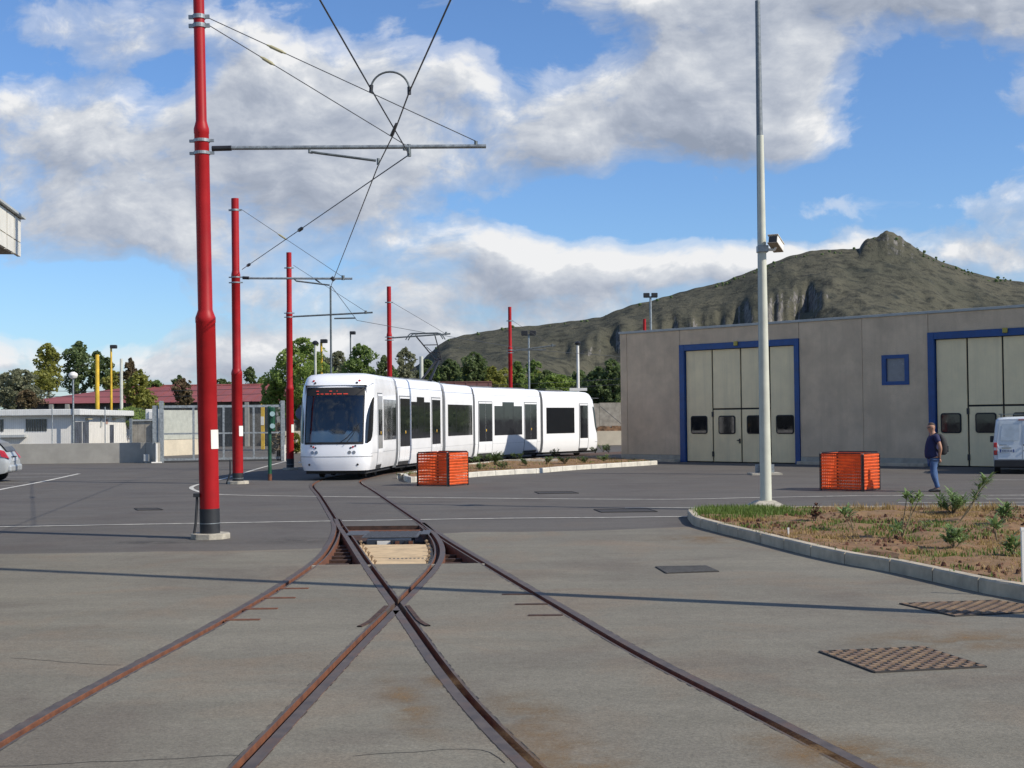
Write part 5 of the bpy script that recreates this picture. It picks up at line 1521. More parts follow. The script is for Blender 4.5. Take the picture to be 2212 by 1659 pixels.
# ================================================================ orange barriers
def barrier(c0, c1, c2, h, label, seed):
    random.seed(seed)
    c3 = c0 + (c2 - c1)
    t = thing('safety_barrier', (c0 + c2) / 2, label, 'barrier', 'orange net barriers')
    cs = [c0, c1, c2, c3]
    for i in range(4):
        a, b_ = cs[i], cs[(i + 1) % 4]; d = (b_ - a); L = d.length; d.normalize(); n = Vector((d.y, -d.x, 0))
        a2, b2 = a + d * .02, b_ - d * .02
        hh = h + random.uniform(-.015, .015)
        fm = MB(); offn = n * .018; a3, b3 = a2 + n * .030, b2 + n * .030
        for e_ in (a3, b3): fm.tube([e_, e_ + Vector((0, 0, hh - .03))], .009, 6)
        fm.tube([a2 + Vector((0, 0, 0)), a2 + Vector((0, 0, hh - .03)), a2 + d * .03 + Vector((0, 0, hh)), b2 - d * .03 + Vector((0, 0, hh)), b2 + Vector((0, 0, hh - .03)), b2], .015, 6)
        fm.tube([a2 + Vector((0, 0, .03)), b2 + Vector((0, 0, .03))], .012, 6)
        fm.build('frame', M_BLACK, t, smooth=True)
        nm = MB(); rows = 11; pit_ = (h - .06) / rows
        offn = n * .012
        for k in range(rows):
            z0 = .05 + k * pit_
            P = []
            for j in range(9):
                f = .01 + .98 * j / 8; p = a2.lerp(b2, f) + offn + n * (.005 * math.sin(j * 1.9 + k * .7 + seed)); sagz = random.uniform(-.004, .004)
                P.append([p + n * -.006 + Vector((0, 0, z0 + sagz)), p + n * .012 + Vector((0, 0, z0 + pit_ * .30 + sagz)), p + n * .004 + Vector((0, 0, z0 + pit_ * .54 + sagz))])
            nm.grid(P)
        k = .02; 
        while k < L - .05:
            p = a2 + d * k + offn + n * .004
            nm.add([p + Vector((0, 0, .04)), p + d * .020 + Vector((0, 0, .04)), p + d * .020 + Vector((0, 0, h - .02)), p + Vector((0, 0, h - .02))], [(0, 1, 2, 3)]); k += .055
        # doubled net on the upper part
        P = [[a2.lerp(b2, f) - n * .02 + Vector((0, 0, z)) for z in (h * .97, h * .99)] for f in (0, 1)]; nm.grid(P)
        tag(nm.build('net', M_ORANGE, t), kind='stuff')
    return t
q0 = G(968, 1051); dl = Vector((-.86, .51, 0)).normalized(); dr = Vector((dl.y, -dl.x, 0))
barrier(q0 + dl * 1.08, q0, q0 + dr * 1.08, 1.0, 'orange net barrier box in front of the tram', 3)
barrier(G(1773, 1059), G(1864, 1062), G(1898, 1058) + Vector((.05, .1, 0)), .98, 'orange net barrier box near the walking man', 8)
random.seed(11)

# ================================================================ vehicles
def loft(mb, secs, closed=True):
    """secs: list of rings (same length) of Vector"""
    n = len(secs[0]); o = len(mb.v)
    for r_ in secs: mb.v += [tuple(p) for p in r_]
    for i in range(len(secs) - 1):
        for j in range(n if closed else n - 1):
            mb.f.append([o + i * n + j, o + i * n + (j + 1) % n, o + (i + 1) * n + (j + 1) % n, o + (i + 1) * n + j]); mb.mi.append(0)
    mb.f.append([o + j for j in range(n)][::-1]); mb.mi.append(0); e = o + (len(secs) - 1) * n
    mb.f.append([e + j for j in range(n)]); mb.mi.append(0)
def vring(x, w0, wb, wt, z0, zb, zt, r=.08):
    """car cross section: sill w0/z0, waist wb/zb, roof wt/zt; local x along, y across"""
    pts = [(w0, z0), (wb, z0 + .12), (wb, zb - .05), (wb - .015, zb), (wt + .04, zt - r), (wt - r * .4, zt - r * .25), (wt * .6, zt), (0, zt + .01)]
    return [Vector((x, y, z)) for y, z in pts] + [Vector((x, -y, z)) for y, z in pts[::-1][1:]]
def wheel(Mx, x, y, parent, r=.31):
    s = 1 if y > 0 else -1
    w_ = MB(); w_.tube([(x, y - s * .19, r), (x, y - s * .17, r), (x, y - .02 * s, r), (x, y, r)], [r * .9, r, r, r * .92], 20)
    wo_ = tbuild(w_, Mx, 'wheel', M_SEAL, parent, True)
    h = MB(); h.tube([(x, y - .01 * s, r), (x, y + .012 * s, r)], [r * .66, r * .6], 16); tbuild(h, Mx, 'rim', M_GALV, wo_, True)
M_VANW = mat('van_white', (.62, .66, .68), .3, var=.03, coat=.4)
M_SILV = mat('car_silver', (.44, .46, .46), .35, metal=.25, var=.03, coat=.2)
M_TAIL = mat('tail_red', (.42, .02, .025), .2, coat=.5)
M_PLATE = mat('plate_white', (.6, .62, .64), .5); M_PLBLUE = mat('plate_blue', (.03, .07, .25), .5)
def place(origin, fwd):
    f = Vector(fwd).normalized(); Mx = Matrix.Identity(4)
    Mx.col[0][:3] = f; Mx.col[1][:3] = (-f.y, f.x, 0); Mx.col[3][:3] = origin
    return Mx
# van: x=0 rear, forward +x
vo = G(2146, 1022); vf = Vector((.335, .942, 0)).normalized(); vl = Vector((-vf.y, vf.x, 0))
VO = Vector((vo.x, 44.35, 0)); VO = Vector((D(2147, 1000, 44.35).x, 44.35, 0)) - vl * .87
VM = place(VO, vf)
van = thing('van', VO, 'white small van parked at the folding door, seen from behind', 'van')
mb = MB()
loft(mb, [vring(.02, .78, .84, .70, .40, 1.05, 1.78), vring(.10, .80, .875, .74, .34, 1.08, 1.83, .1), vring(.6, .80, .885, .75, .30, 1.1, 1.85, .1), vring(2.3, .80, .885, .75, .30, 1.08, 1.84, .1), vring(2.85, .80, .88, .70, .30, 1.05, 1.66), vring(3.25, .80, .87, .66, .30, 1.0, 1.10), vring(3.75, .76, .82, .62, .32, .82, .90), vring(3.9, .66, .70, .5, .38, .70, .76)])
vb = tbuild(mb, VM, 'body', M_VANW, van, True)
for s in (1, -1):
    d = MB(); d.add([(-.012, s * .012, .48), (-.012, s * .74, .48), (-.012, s * .76, 1.0), (.012, s * .66, 1.68), (.012, s * .012, 1.70)], [(0, 1, 2, 3, 4)]); d.add([(.03, s * .012, .48), (.03, s * .74, .48), (.03, s * .76, 1.0), (.04, s * .66, 1.68), (.04, s * .012, 1.70)], [(4, 3, 2, 1, 0)])
    d.f += [[0, 1, 6, 5], [1, 2, 7, 6], [2, 3, 8, 7], [3, 4, 9, 8], [4, 0, 5, 9]]; d.mi += [0] * 5
    dd = tbuild(d, VM, 'rear_door', M_VANW, van)
    p = MB(); p.add([(-.017, s * .09, 1.08), (-.017, s * .66, 1.08), (.004, s * .60, 1.62), (.004, s * .09, 1.63)], [(0, 1, 2, 3)]); tbuild(p, VM, 'blank_panel', mat('van_panel', (.50, .56, .60), .35, coat=.3), dd)
    l_ = MB(); l_.box((-.03, s * .765, .62), (.10, s * .872, 1.02)); tl = tbuild(l_, VM, 'tail_light', M_TAIL, van, bevel=.02)
    l2_ = MB(); l2_.box((-.034, s * .775, .77), (.05, s * .865, .86)); tbuild(l2_, VM, 'reversing_lens', M_GREYP, tl)
    m_ = MB(); m_.box((2.45, s * .84, .98), (2.58, s * .99, 1.20)); tbuild(m_, VM, 'wing_mirror', M_BLACK, van, bevel=.03)
    for x in (.62, 3.15): wheel(VM, x, s * .86, van)
    rr = MB(); rr.tube([(.5, s * .62, 1.93), (2.2, s * .62, 1.93)], .02, 6); rr.tube([(.7, s * .62, 1.83), (.7, s * .62, 1.93)], .02, 6); rr.tube([(2.0, s * .62, 1.83), (2.0, s * .62, 1.93)], .02, 6); tbuild(rr, VM, 'roof_rail', M_STEEL, van)
bp = MB(); bp.box((-.10, -.86, .22), (.12, .86, .46)); tbuild(bp, VM, 'rear_bumper', M_BLACK, van, bevel=.03)
xb_ = MB(); xb_.box((.6, -.7, 1.925), (.72, .7, 1.95)); tbuild(xb_, VM, 'cross_bar', M_STEEL, van)
pl_ = MB(); pl_.box((-.028, .24, .70), (-.018, .68, .80)); po = tbuild(pl_, VM, 'number_plate', M_PLATE, van)
pe = MB(); pe.box((-.031, .24, .70), (-.029, .275, .80)); pe.box((-.031, .645, .70), (-.029, .68, .80)); tbuild(pe, VM, 'plate_bands', M_PLBLUE, po)
ch = MB()
for k in range(7): ch.box((-.031, .31 + k * .045, .725), (-.029, .335 + k * .045, .775))
tbuild(ch, VM, 'plate_characters', mat('plate_ink', (.12, .13, .16), .6), po)
bd = MB(); bd.box((-.02, .47, .935), (-.016, .70, .95)); bd.box((-.02, .40, .90), (-.016, .56, .912)); bd.box((-.05, .33, .835), (-.02, .62, .86)); tbuild(bd, VM, 'badge_strip', M_STEEL, van)
bl_ = MB(); bl_.box((-.01, -.1, 1.735), (.02, .1, 1.765)); tbuild(bl_, VM, 'brake_light', M_TAIL, van)
hd = MB(); hd.box((-.03, -.10, .92), (-.014, -.03, .955)); hd.box((-.03, -.09, .74), (-.014, -.04, .78)); tbuild(hd, VM, 'door_handle', M_BLACK, van)

# silver hatchback: only its tail enters the frame at the left edge
CO = Vector((D(33, 1000, 46.2).x - .22, 46.6, 0)); CMx = place(CO + Vector((-.0, 0.2, 0)), (-.994, -.11, 0))
car = thing('car', CO, 'silver hatchback cut off by the left edge of the picture', 'car')
mb = MB()
loft(mb, [vring(.0, .66, .72, .55, .42, .62, .66, .05), vring(.06, .74, .80, .66, .36, .80, .86, .06), vring(.16, .78, .83, .64, .30, .92, 1.02, .06), vring(.40, .80, .84, .62, .26, .95, 1.30, .08), vring(.75, .80, .845, .60, .24, .95, 1.44, .08), vring(1.6, .80, .845, .60, .24, .93, 1.49, .08), vring(2.3, .80, .84, .57, .24, .92, 1.40, .08), vring(3.0, .79, .83, .60, .24, .90, 1.0, .06), vring(3.7, .72, .78, .58, .26, .74, .80), vring(3.95, .58, .62, .45, .32, .60, .64)])
cb_ = tbuild(mb, CMx, 'body', M_SILV, car, True)
g = MB(); g.grid([[(x, s_ * w_, z) for s_ in (-1, 1)] for x, z, w_ in ((.12, 1.04, .60), (.24, 1.19, .585), (.37, 1.325, .57), (.68, 1.45, .54))]); tbuild(g, CMx, 'rear_window', M_GLASSD, car)
for s in (1, -1):
    g = MB(); g.add([(.55, s * .825, .97), (2.6, s * .82, .95), (2.1, s * .66, 1.36), (.85, s * .665, 1.38)], [(0, 1, 2, 3)]); g.v = [(x, y + s * .012, z) for x, y, z in g.v]; tbuild(g, CMx, 'side_window', M_GLASSD, car)
    l_ = MB(); l_.add([(.04, s * .62, .78), (.03, s * .80, .80), (.28, s * .845, .86), (.36, s * .80, 1.10), (.22, s * .66, 1.05)], [(0, 1, 2, 3, 4)]); l_.v = [(x - .03, y + s * .025, z) for x, y, z in l_.v]; tbuild(l_, CMx, 'tail_light', M_TAIL, car)
    for x in (.72, 3.2): wheel(CMx, x, s * .84, car, .30)
bm_ = MB(); bm_.box((-.06, -.76, .34), (.15, .76, .58)); tbuild(bm_, CMx, 'rear_bumper', M_SILV, car, bevel=.06)
p_ = MB(); p_.box((-.012, -.26, .70), (.02, .26, .81)); tbuild(p_, CMx, 'number_plate', M_PLATE, car)
sp_ = MB(); sp_.box((.02, -.3, .83), (.05, .3, .86)); tbuild(sp_, CMx, 'boot_trim', M_BLACK, car)

# ================================================================ walking man
def skin(name, verts, edges, rad, m, parent, sub=2, root=0):
    me = bpy.data.meshes.new(name); me.from_pydata(verts, edges, []); me.materials.append(m)
    o = link(name, me, parent)
    sk = o.modifiers.new('skin', 'SKIN'); sk.use_smooth_shade = True
    if not me.skin_vertices: bm = bmesh.new(); bm.from_mesh(me); bm.verts.layers.skin.verify(); bm.to_mesh(me); bm.free()
    for i, r_ in enumerate(rad):
        me.skin_vertices[0].data[i].radius = r_ if isinstance(r_, tuple) else (r_, r_)
        me.skin_vertices[0].data[i].use_root = (i == root)
    ss = o.modifiers.new('sub', 'SUBSURF'); ss.levels = sub; ss.render_levels = sub
    return o
PB_ = G(2020, 1062)
man = thing('person', PB_, 'man walking in navy polo shirt and jeans with a black backpack', 'person')
def pm_(x, y, z): return (PB_.x + x, PB_.y + y, z)
M_SKIN = mat('skin', (.42, .22, .14), .6, var=.08); M_NAVY = mat('navy_cloth', (.018, .020, .075), .85, var=.15, scale=10); M_JEAN = mat('denim', (.07, .13, .26), .85, var=.25, scale=8, col2=(.035, .07, .16)); M_SHOE = mat('shoe', (.02, .02, .022), .6); M_HAIR = mat('hair', (.055, .034, .025), .8); M_PACK = mat('pack_black', (.018, .018, .02), .75)
# continuous body (y- is the near side)
bv = [(-.04, 0, .82), (-.05, 0, 1.05), (-.02, 0, 1.28), (-.01, 0, 1.42), (-.045, 0, 1.50), (-.065, 0, 1.56), (-.075, 0, 1.66), (-.075, 0, 1.70),
      (.02, -.18, 1.38), (.085, -.245, 1.10), (.075, -.17, .90), (.11, -.08, .83),
      (.02, .18, 1.38), (.085, .245, 1.10), (.075, .17, .90), (.10, .06, .85),
      (-.045, -.09, .78), (-.07, -.10, .45), (.045, -.10, .10), (-.03, -.10, .05), (-.03, .09, .78), (.035, .10, .46), (.085, .10, .12), (.02, .10, .06)]
be = [(0, 1), (1, 2), (2, 3), (3, 4), (4, 5), (5, 6), (6, 7), (3, 8), (8, 9), (9, 10), (10, 11), (3, 12), (12, 13), (13, 14), (14, 15), (0, 16), (16, 17), (17, 18), (18, 19), (0, 20), (20, 21), (21, 22), (22, 23)]
br = [(.12, .11), (.12, .12), (.13, .10), (.09, .07), .062, .09, (.118, .118), (.085, .085), .055, .046, .032, .03, .055, .046, .032, .03, .08, .06, .04, .035, .08, .06, .04, .035]
skin('body', [pm_(*p) for p in bv], be, br, M_SKIN, man)
sv = [(-.055, 0, .83), (-.08, 0, .93), (-.07, 0, 1.08), (-.035, 0, 1.26), (-.005, 0, 1.40), (-.02, 0, 1.47), (.01, -.15, 1.39), (.05, -.215, 1.23), (.01, .15, 1.39), (.05, .215, 1.23)]
se_ = [(0, 1), (1, 2), (2, 3), (3, 4), (4, 5), (4, 6), (6, 7), (4, 8), (8, 9)]
skin('shirt', [pm_(*p) for p in sv], se_, [(.165, .175), (.185, .19), (.18, .19), (.16, .18), (.12, .14), .07, .082, .075, .082, .075], M_NAVY, man)
jv = [(-.045, 0, .84), (-.045, -.085, .76), (-.075, -.10, .45), (.03, -.10, .15), (.04, -.10, .09), (-.03, .085, .76), (.03, .10, .46), (.075, .10, .17), (.085, .10, .11)]
skin('jeans', [pm_(*p) for p in jv], [(0, 1), (1, 2), (2, 3), (3, 4), (0, 5), (5, 6), (6, 7), (7, 8)], [(.12, .15), .105, .078, .062, .066, .105, .078, .062, .066], M_JEAN, man)
for (ax, y) in ((.03, -.10), (.07, .10)):
    sh = MB(); P = []
    for x, w_, h in ((.07, .030, .075), (.05, .042, .10), (-.02, .045, .10), (-.10, .05, .07), (-.17, .045, .055), (-.205, .02, .03)):
        P.append([pm_(ax + x, y + w_ * math.cos(a), max(.0, h * .5 + h * .5 * math.sin(a))) for a in [i * math.pi / 5 for i in range(10)]])
    s_ = MB(); loft(s_, [[Vector(p) for p in r_] for r_ in P]); s_.build('shoe', M_SHOE, man, True)
hr = MB(); hr.ball(pm_(-.066, 0, 1.655), (.098, .090, .098), 14)
def hairy(f):
    c = sum((Vector(hr.v[i]) for i in f), Vector()) / len(f); dx = c.x - PB_.x + .066
    return c.z > 1.705 - .5 * max(0, dx) - (.05 if dx > .02 else 0)
hr.f = [f for f in hr.f if hairy(f)]; hr.mi = [0] * len(hr.f); hr.build('hair', M_HAIR, man, True)
sgm = MB(); sgm.box((-.165, -.062, 1.605), (-.150, .062, 1.632)); sgm.box((-.155, -.088, 1.618), (-.05, -.083, 1.627)); sgm.v = [pm_(*v) for v in sgm.v]; sgm.build('sunglasses', M_BLACK, man)
nz = MB(); nz.add([pm_(-.155, -.018, 1.615), pm_(-.155, .018, 1.615), pm_(-.182, 0, 1.585), pm_(-.15, -.02, 1.575), pm_(-.15, .02, 1.575)], [(0, 2, 3), (1, 4, 2), (0, 1, 2), (3, 2, 4)]); nz.build('nose', M_SKIN, man)
er = MB(); er.ball(pm_(-.055, -.088, 1.615), (.022, .012, .033), 8); er.ball(pm_(-.055, .088, 1.615), (.022, .012, .033), 8); er.build('ears', M_SKIN, man, True)
# hands clasped behind
for s, hx, hz in ((-1, .115, .80), (1, .135, .83)):
    hb = MB(); hb.ball(pm_(hx, s * .045, hz), (.028, .04, .045), 8)
    for k in range(4): hb.tube([pm_(hx + .005 + k * .006, s * .045 - s * .02, hz - .01 - k * .012), pm_(hx + .03, s * .0, hz - .03 - k * .014), pm_(hx + .015, -s * .03, hz - .035 - k * .014)], [.010, .009, .007], 6)
    hb.tube([pm_(hx - .01, s * .04, hz + .01), pm_(hx - .03, s * .02, hz - .015), pm_(hx - .03, s * .0, hz - .03)], [.011, .01, .008], 6)
    hb.build('hand', M_SKIN, man, True)
bpk = thing('backpack', PB_ + Vector((.22, 0, 1.0)), 'black backpack worn by the walking man', 'backpack')
P = []
for z, x0, x1, w_ in ((.93, .15, .25, .10), (.96, .12, .30, .135), (1.05, .12, .32, .15), (1.2, .12, .31, .15), (1.33, .11, .275, .14), (1.42, .10, .22, .11), (1.46, .10, .16, .07)):
    cx, hw_ = (x0 + x1) / 2, (x1 - x0) / 2
    P.append([Vector(pm_(cx + hw_ * math.copysign(abs(math.cos(a)) ** .6, math.cos(a)), w_ * math.copysign(abs(math.sin(a)) ** .6, math.sin(a)), z)) for a in [i * math.pi / 8 for i in range(16)]])
b__ = MB(); loft(b__, P); b__.build('sack', M_PACK, bpk, True)
pk = MB(); pk.box((.30, -.10, 1.0), (.335, .10, 1.16)); pk.v = [pm_(*v) for v in pk.v]; pk.build('pocket', M_PACK, bpk, bevel=.015)
for s in (-1, 1):
    MB().tube([pm_(.12, s * .09, 1.42), pm_(.02, s * .11, 1.485), pm_(-.10, s * .10, 1.40), pm_(-.13, s * .11, 1.25), pm_(.0, s * .17, 1.08), pm_(.13, s * .12, 1.0)], .016, 6).build('shoulder_strap', M_PACK, bpk, True)
# ================================================================ young shrubs
def leafmat(name, c, c2, tr=.3):
    m = bpy.data.materials.new(name); m.use_nodes = True
    nt = NT(m.node_tree); b = m.node_tree.nodes['Principled BSDF']; out = m.node_tree.nodes['Material Output']
    pos = nt.n('ShaderNodeNewGeometry').outputs['Position']
    f1 = nt.noise(pos, .8, 4, .6); f2 = nt.noise(pos, 9, 2, .6)
    f = nt.math('ADD', nt.math('MULTIPLY', f1, .55), nt.math('MULTIPLY', f2, .45))
    cc = nt.mix(nt.ramp(f, [(.36, 0.0), (.62, 1.0)]), c2, c)
    nt.link(cc, b.inputs['Base Color']); b.inputs['Roughness'].default_value = .55; b.inputs['Specular IOR Level'].default_value = .35
    t = nt.n('ShaderNodeBsdfTranslucent'); nt.link(cc, t.inputs['Color'])
    mx = nt.n('ShaderNodeMixShader'); mx.inputs[0].default_value = tr
    nt.link(b.outputs[0], mx.inputs[1]); nt.link(t.outputs[0], mx.inputs[2]); nt.link(mx.outputs[0], out.inputs['Surface'])
    return m
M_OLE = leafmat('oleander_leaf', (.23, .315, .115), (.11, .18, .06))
M_STEM = mat('stem', (.20, .16, .09), .8, var=.2)
def lance(mb, p, d, ln, w_, droop=.25):
    d = Vector(d).normalized(); s = d.cross(Vector((0, 0, 1)))
    s = s.normalized() if s.length > .05 else Vector((1, 0, 0))
    n = s.cross(d); q1 = p + d * ln * .35 + n * .0; q2 = p + d * ln * .7 - Vector((0, 0, droop * ln * .3)); q3 = p + d * ln - Vector((0, 0, droop * ln))
    mb.add([p, q1 + s * w_, q1 - s * w_, q2 + s * w_ * .8, q2 - s * w_ * .8, q3], [(0, 1, 2), (1, 3, 4, 2), (3, 5, 4)])
def whorl(mb, p, n, ln, w_, up=.6):
    for _ in range(n):
        a = random.uniform(0, 6.283); e = random.uniform(.1, 2.2) * up
        lance(mb, p + Vector((0, 0, random.uniform(-.04, .03))), (math.cos(a), math.sin(a), e), ln * random.uniform(.7, 1.2), w_)
def oleander(base, stems, label, ln=.14, w_=.016, dens=26, group='young oleander shrubs', m=None, name='oleander'):
    """stems: list of (tip offset, leafy part from, n whorls)"""
    t = thing(name, base, label, 'shrub', group)
    sm, lf = MB(), MB()
    for tip, f0, nw in stems:
        tip = Vector(tip); midp = base + tip * .5 + Vector((random.uniform(-.04, .04), random.uniform(-.04, .04), .03))
        pts = [base, midp, base + tip]
        sm.tube(pts, [.010, .008, .005], 5)
        for k in range(nw):
            f = f0 + (1 - f0) * (k + 1) / nw
            p = base.lerp(midp, f * 2) if f < .5 else midp.lerp(base + tip, f * 2 - 1)
            whorl(lf, p, dens // nw + 2, ln * 1.5, w_ * 1.0)
    sm.build('stem', M_STEM, t); lf.build('leaves', m or M_OLE, t)
    return t
zt = lambda x, y: G((1700 + .3888 * x) * .8641, (1180 + .3888 * y) * .8641, .13)
def tipoff(base, x, y):
    p = D((1700 + .3888 * x) * .8641, (1180 + .3888 * y) * .8641, base.y); return p - base
b0 = zt(1115, 378); oleander(b0, [(tipoff(b0, 1080, 255), .6, 3), (tipoff(b0, 1050, 265), .7, 2)], 'small shrub with a bent bare stem nearest the white pole', .15)
b0 = zt(1420, 432); oleander(b0, [(tipoff(b0, 1500, 175), .80, 4), (tipoff(b0, 1545, 160), .85, 3), (tipoff(b0, 1460, 150), .85, 3), (tipoff(b0, 1395, 360), .3, 3)], 'tall thin shrub with a leafy top on a long slanting stem', .15, dens=20)
b0 = zt(1750, 272)
oleander(b0, [(tipoff(b0, x, y) + Vector((0, dy, 0)), .25, 5) for x, y, dy in ((1660, 215, 0), (1690, 170, .2), (1730, 145, -.2), (1760, 140, .2), (1800, 165, -.2), (1840, 200, .1), (1770, 180, -.4), (1720, 200, -.4))], 'bushiest dense oleander at the back of the island', .16, .012, 42)
b0 = zt(1765, 505); oleander(b0, [(tipoff(b0, 1740, 380), .35, 4), (tipoff(b0, 1790, 390), .35, 4), (tipoff(b0, 1715, 440), .3, 3), (tipoff(b0, 1810, 440), .3, 3)], 'low spiky shrub in the middle of the red soil', .15, dens=24)
b0 = zt(1790, 330); oleander(b0, [(tipoff(b0, 1905, 160), .80, 3), (tipoff(b0, 1950, 60), .72, 6), (tipoff(b0, 1985, 50), .85, 4)], 'tallest arching shrub reaching up beside the walking man', .17, dens=26)
b0 = zt(2080, 350); oleander(b0, [(tipoff(b0, 2100, 240), .4, 4), (tipoff(b0, 2060, 270), .5, 3), (tipoff(b0, 2130, 280), .5, 3), (tipoff(b0, 2085, 225), .4, 3)], 'upright leafy shrub at the back right of the island', .16, dens=26)
b0 = zt(2040, 446); oleander(b0, [(tipoff(b0, 2015, 330), .65, 4), (tipoff(b0, 2040, 345), .7, 3)], 'drooping shrub on a bare stem right of the low spiky one', .15, dens=22)
b0 = zt(2150, 548); oleander(b0, [(tipoff(b0, 2130, 440), .4, 4), (tipoff(b0, 2165, 470), .4, 3), (tipoff(b0, 2105, 490), .4, 3)], 'pale leaved shrub beside the white marker post', .14, dens=22)
b0 = zt(1570, 380); oleander(b0, [(tipoff(b0, 1565, 335), .3, 2), (tipoff(b0, 1630, 330), .5, 2)], 'tiny seedling behind the low spiky shrub', .08, .006, 10)
b0 = zt(870, 328); oleander(b0, [(tipoff(b0, x, y), .2, 3) for x, y in ((855, 235), (880, 225), (895, 270), (850, 280))], 'dead brown shrub stump near the white pole', .09, .012, 22, 'young oleander shrubs', M_CLOD, 'dead_shrub')
def marker(b0, h, w_, label):
    t = thing('marker_post', b0, label, 'post'); MB().box((b0.x - w_, b0.y - w_, 0), (b0.x + w_, b0.y + w_, h)).build('stake', M_WHITE2, t, bevel=.004); MB().box((b0.x - w_ * 1.15, b0.y - w_ * 1.15, h - .03), (b0.x + w_ * 1.15, b0.y + w_ * 1.15, h + .004)).build('cap', M_WHITE2, t)
marker(zt(2207, 722), .13 + .60, .015, 'white marker post at the right edge of the island'); marker(zt(697, 415), .13 + .13, .012, 'short white stub post near the island tip')
zm = lambda x, y: G((1000 + .31646 * x) * .8641, (1100 + .31646 * y) * .8641, .13)
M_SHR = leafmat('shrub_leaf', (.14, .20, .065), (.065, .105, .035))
mids = [(590, 182, .35), (670, 165, .4), (750, 205, .75), (628, 240, .42), (820, 232, .42), (1005, 212, .5), (1155, 198, .5), (1302, 190, .45), (1460, 186, .42), (1612, 172, .42), (1225, 128, .5), (1545, 105, .5), (1605, 95, .62), (1650, 100, .55), (930, 150, .4)]
MIDL = ['small shrub behind the right edge of the orange barrier, nearest the tram', 'small shrub left of the tall spiky one', '', 'small shrub at the kerb just right of the orange barrier', 'low shrub right of the tall spiky one', 'round shrub midway along the pale kerb', 'shrub right of the midway one along the pale kerb', 'shrub below the second last tram door', 'shrub below the rear tram window', 'last shrub on the right, nearest the shed plinth', 'dark shrub by the tram skirt below the rear doors', 'dark shrub at the foot of the tram rear cab', 'tallest dark shrub right of the tram rear', 'dark shrub nearest the shed corner behind the tram', 'low shrub in front of the concrete edging slab']
ords = ['first', 'second', 'tallest, spiky', 'third', 'fourth', 'fifth', 'sixth', 'seventh', 'eighth', 'last']
for i, (x, y, h) in enumerate(mids):
    b0 = zm(x, y)
    lab = ('spiky tallest shrub in the long bed, just right of the orange barrier' if i == 2 else
           MIDL[i])
    g_ = 'shrubs in the long bed'
    oleander(b0, [(Vector((random.uniform(-.3, .3), random.uniform(-.2, .2), h * .62 * random.uniform(.6, 1))), .2, 4) for _ in range(6 if i != 2 else 9)], lab, (.10 if i != 2 else .22), .014, 30, g_, M_SHR if i % 3 else M_OLE, 'shrub')

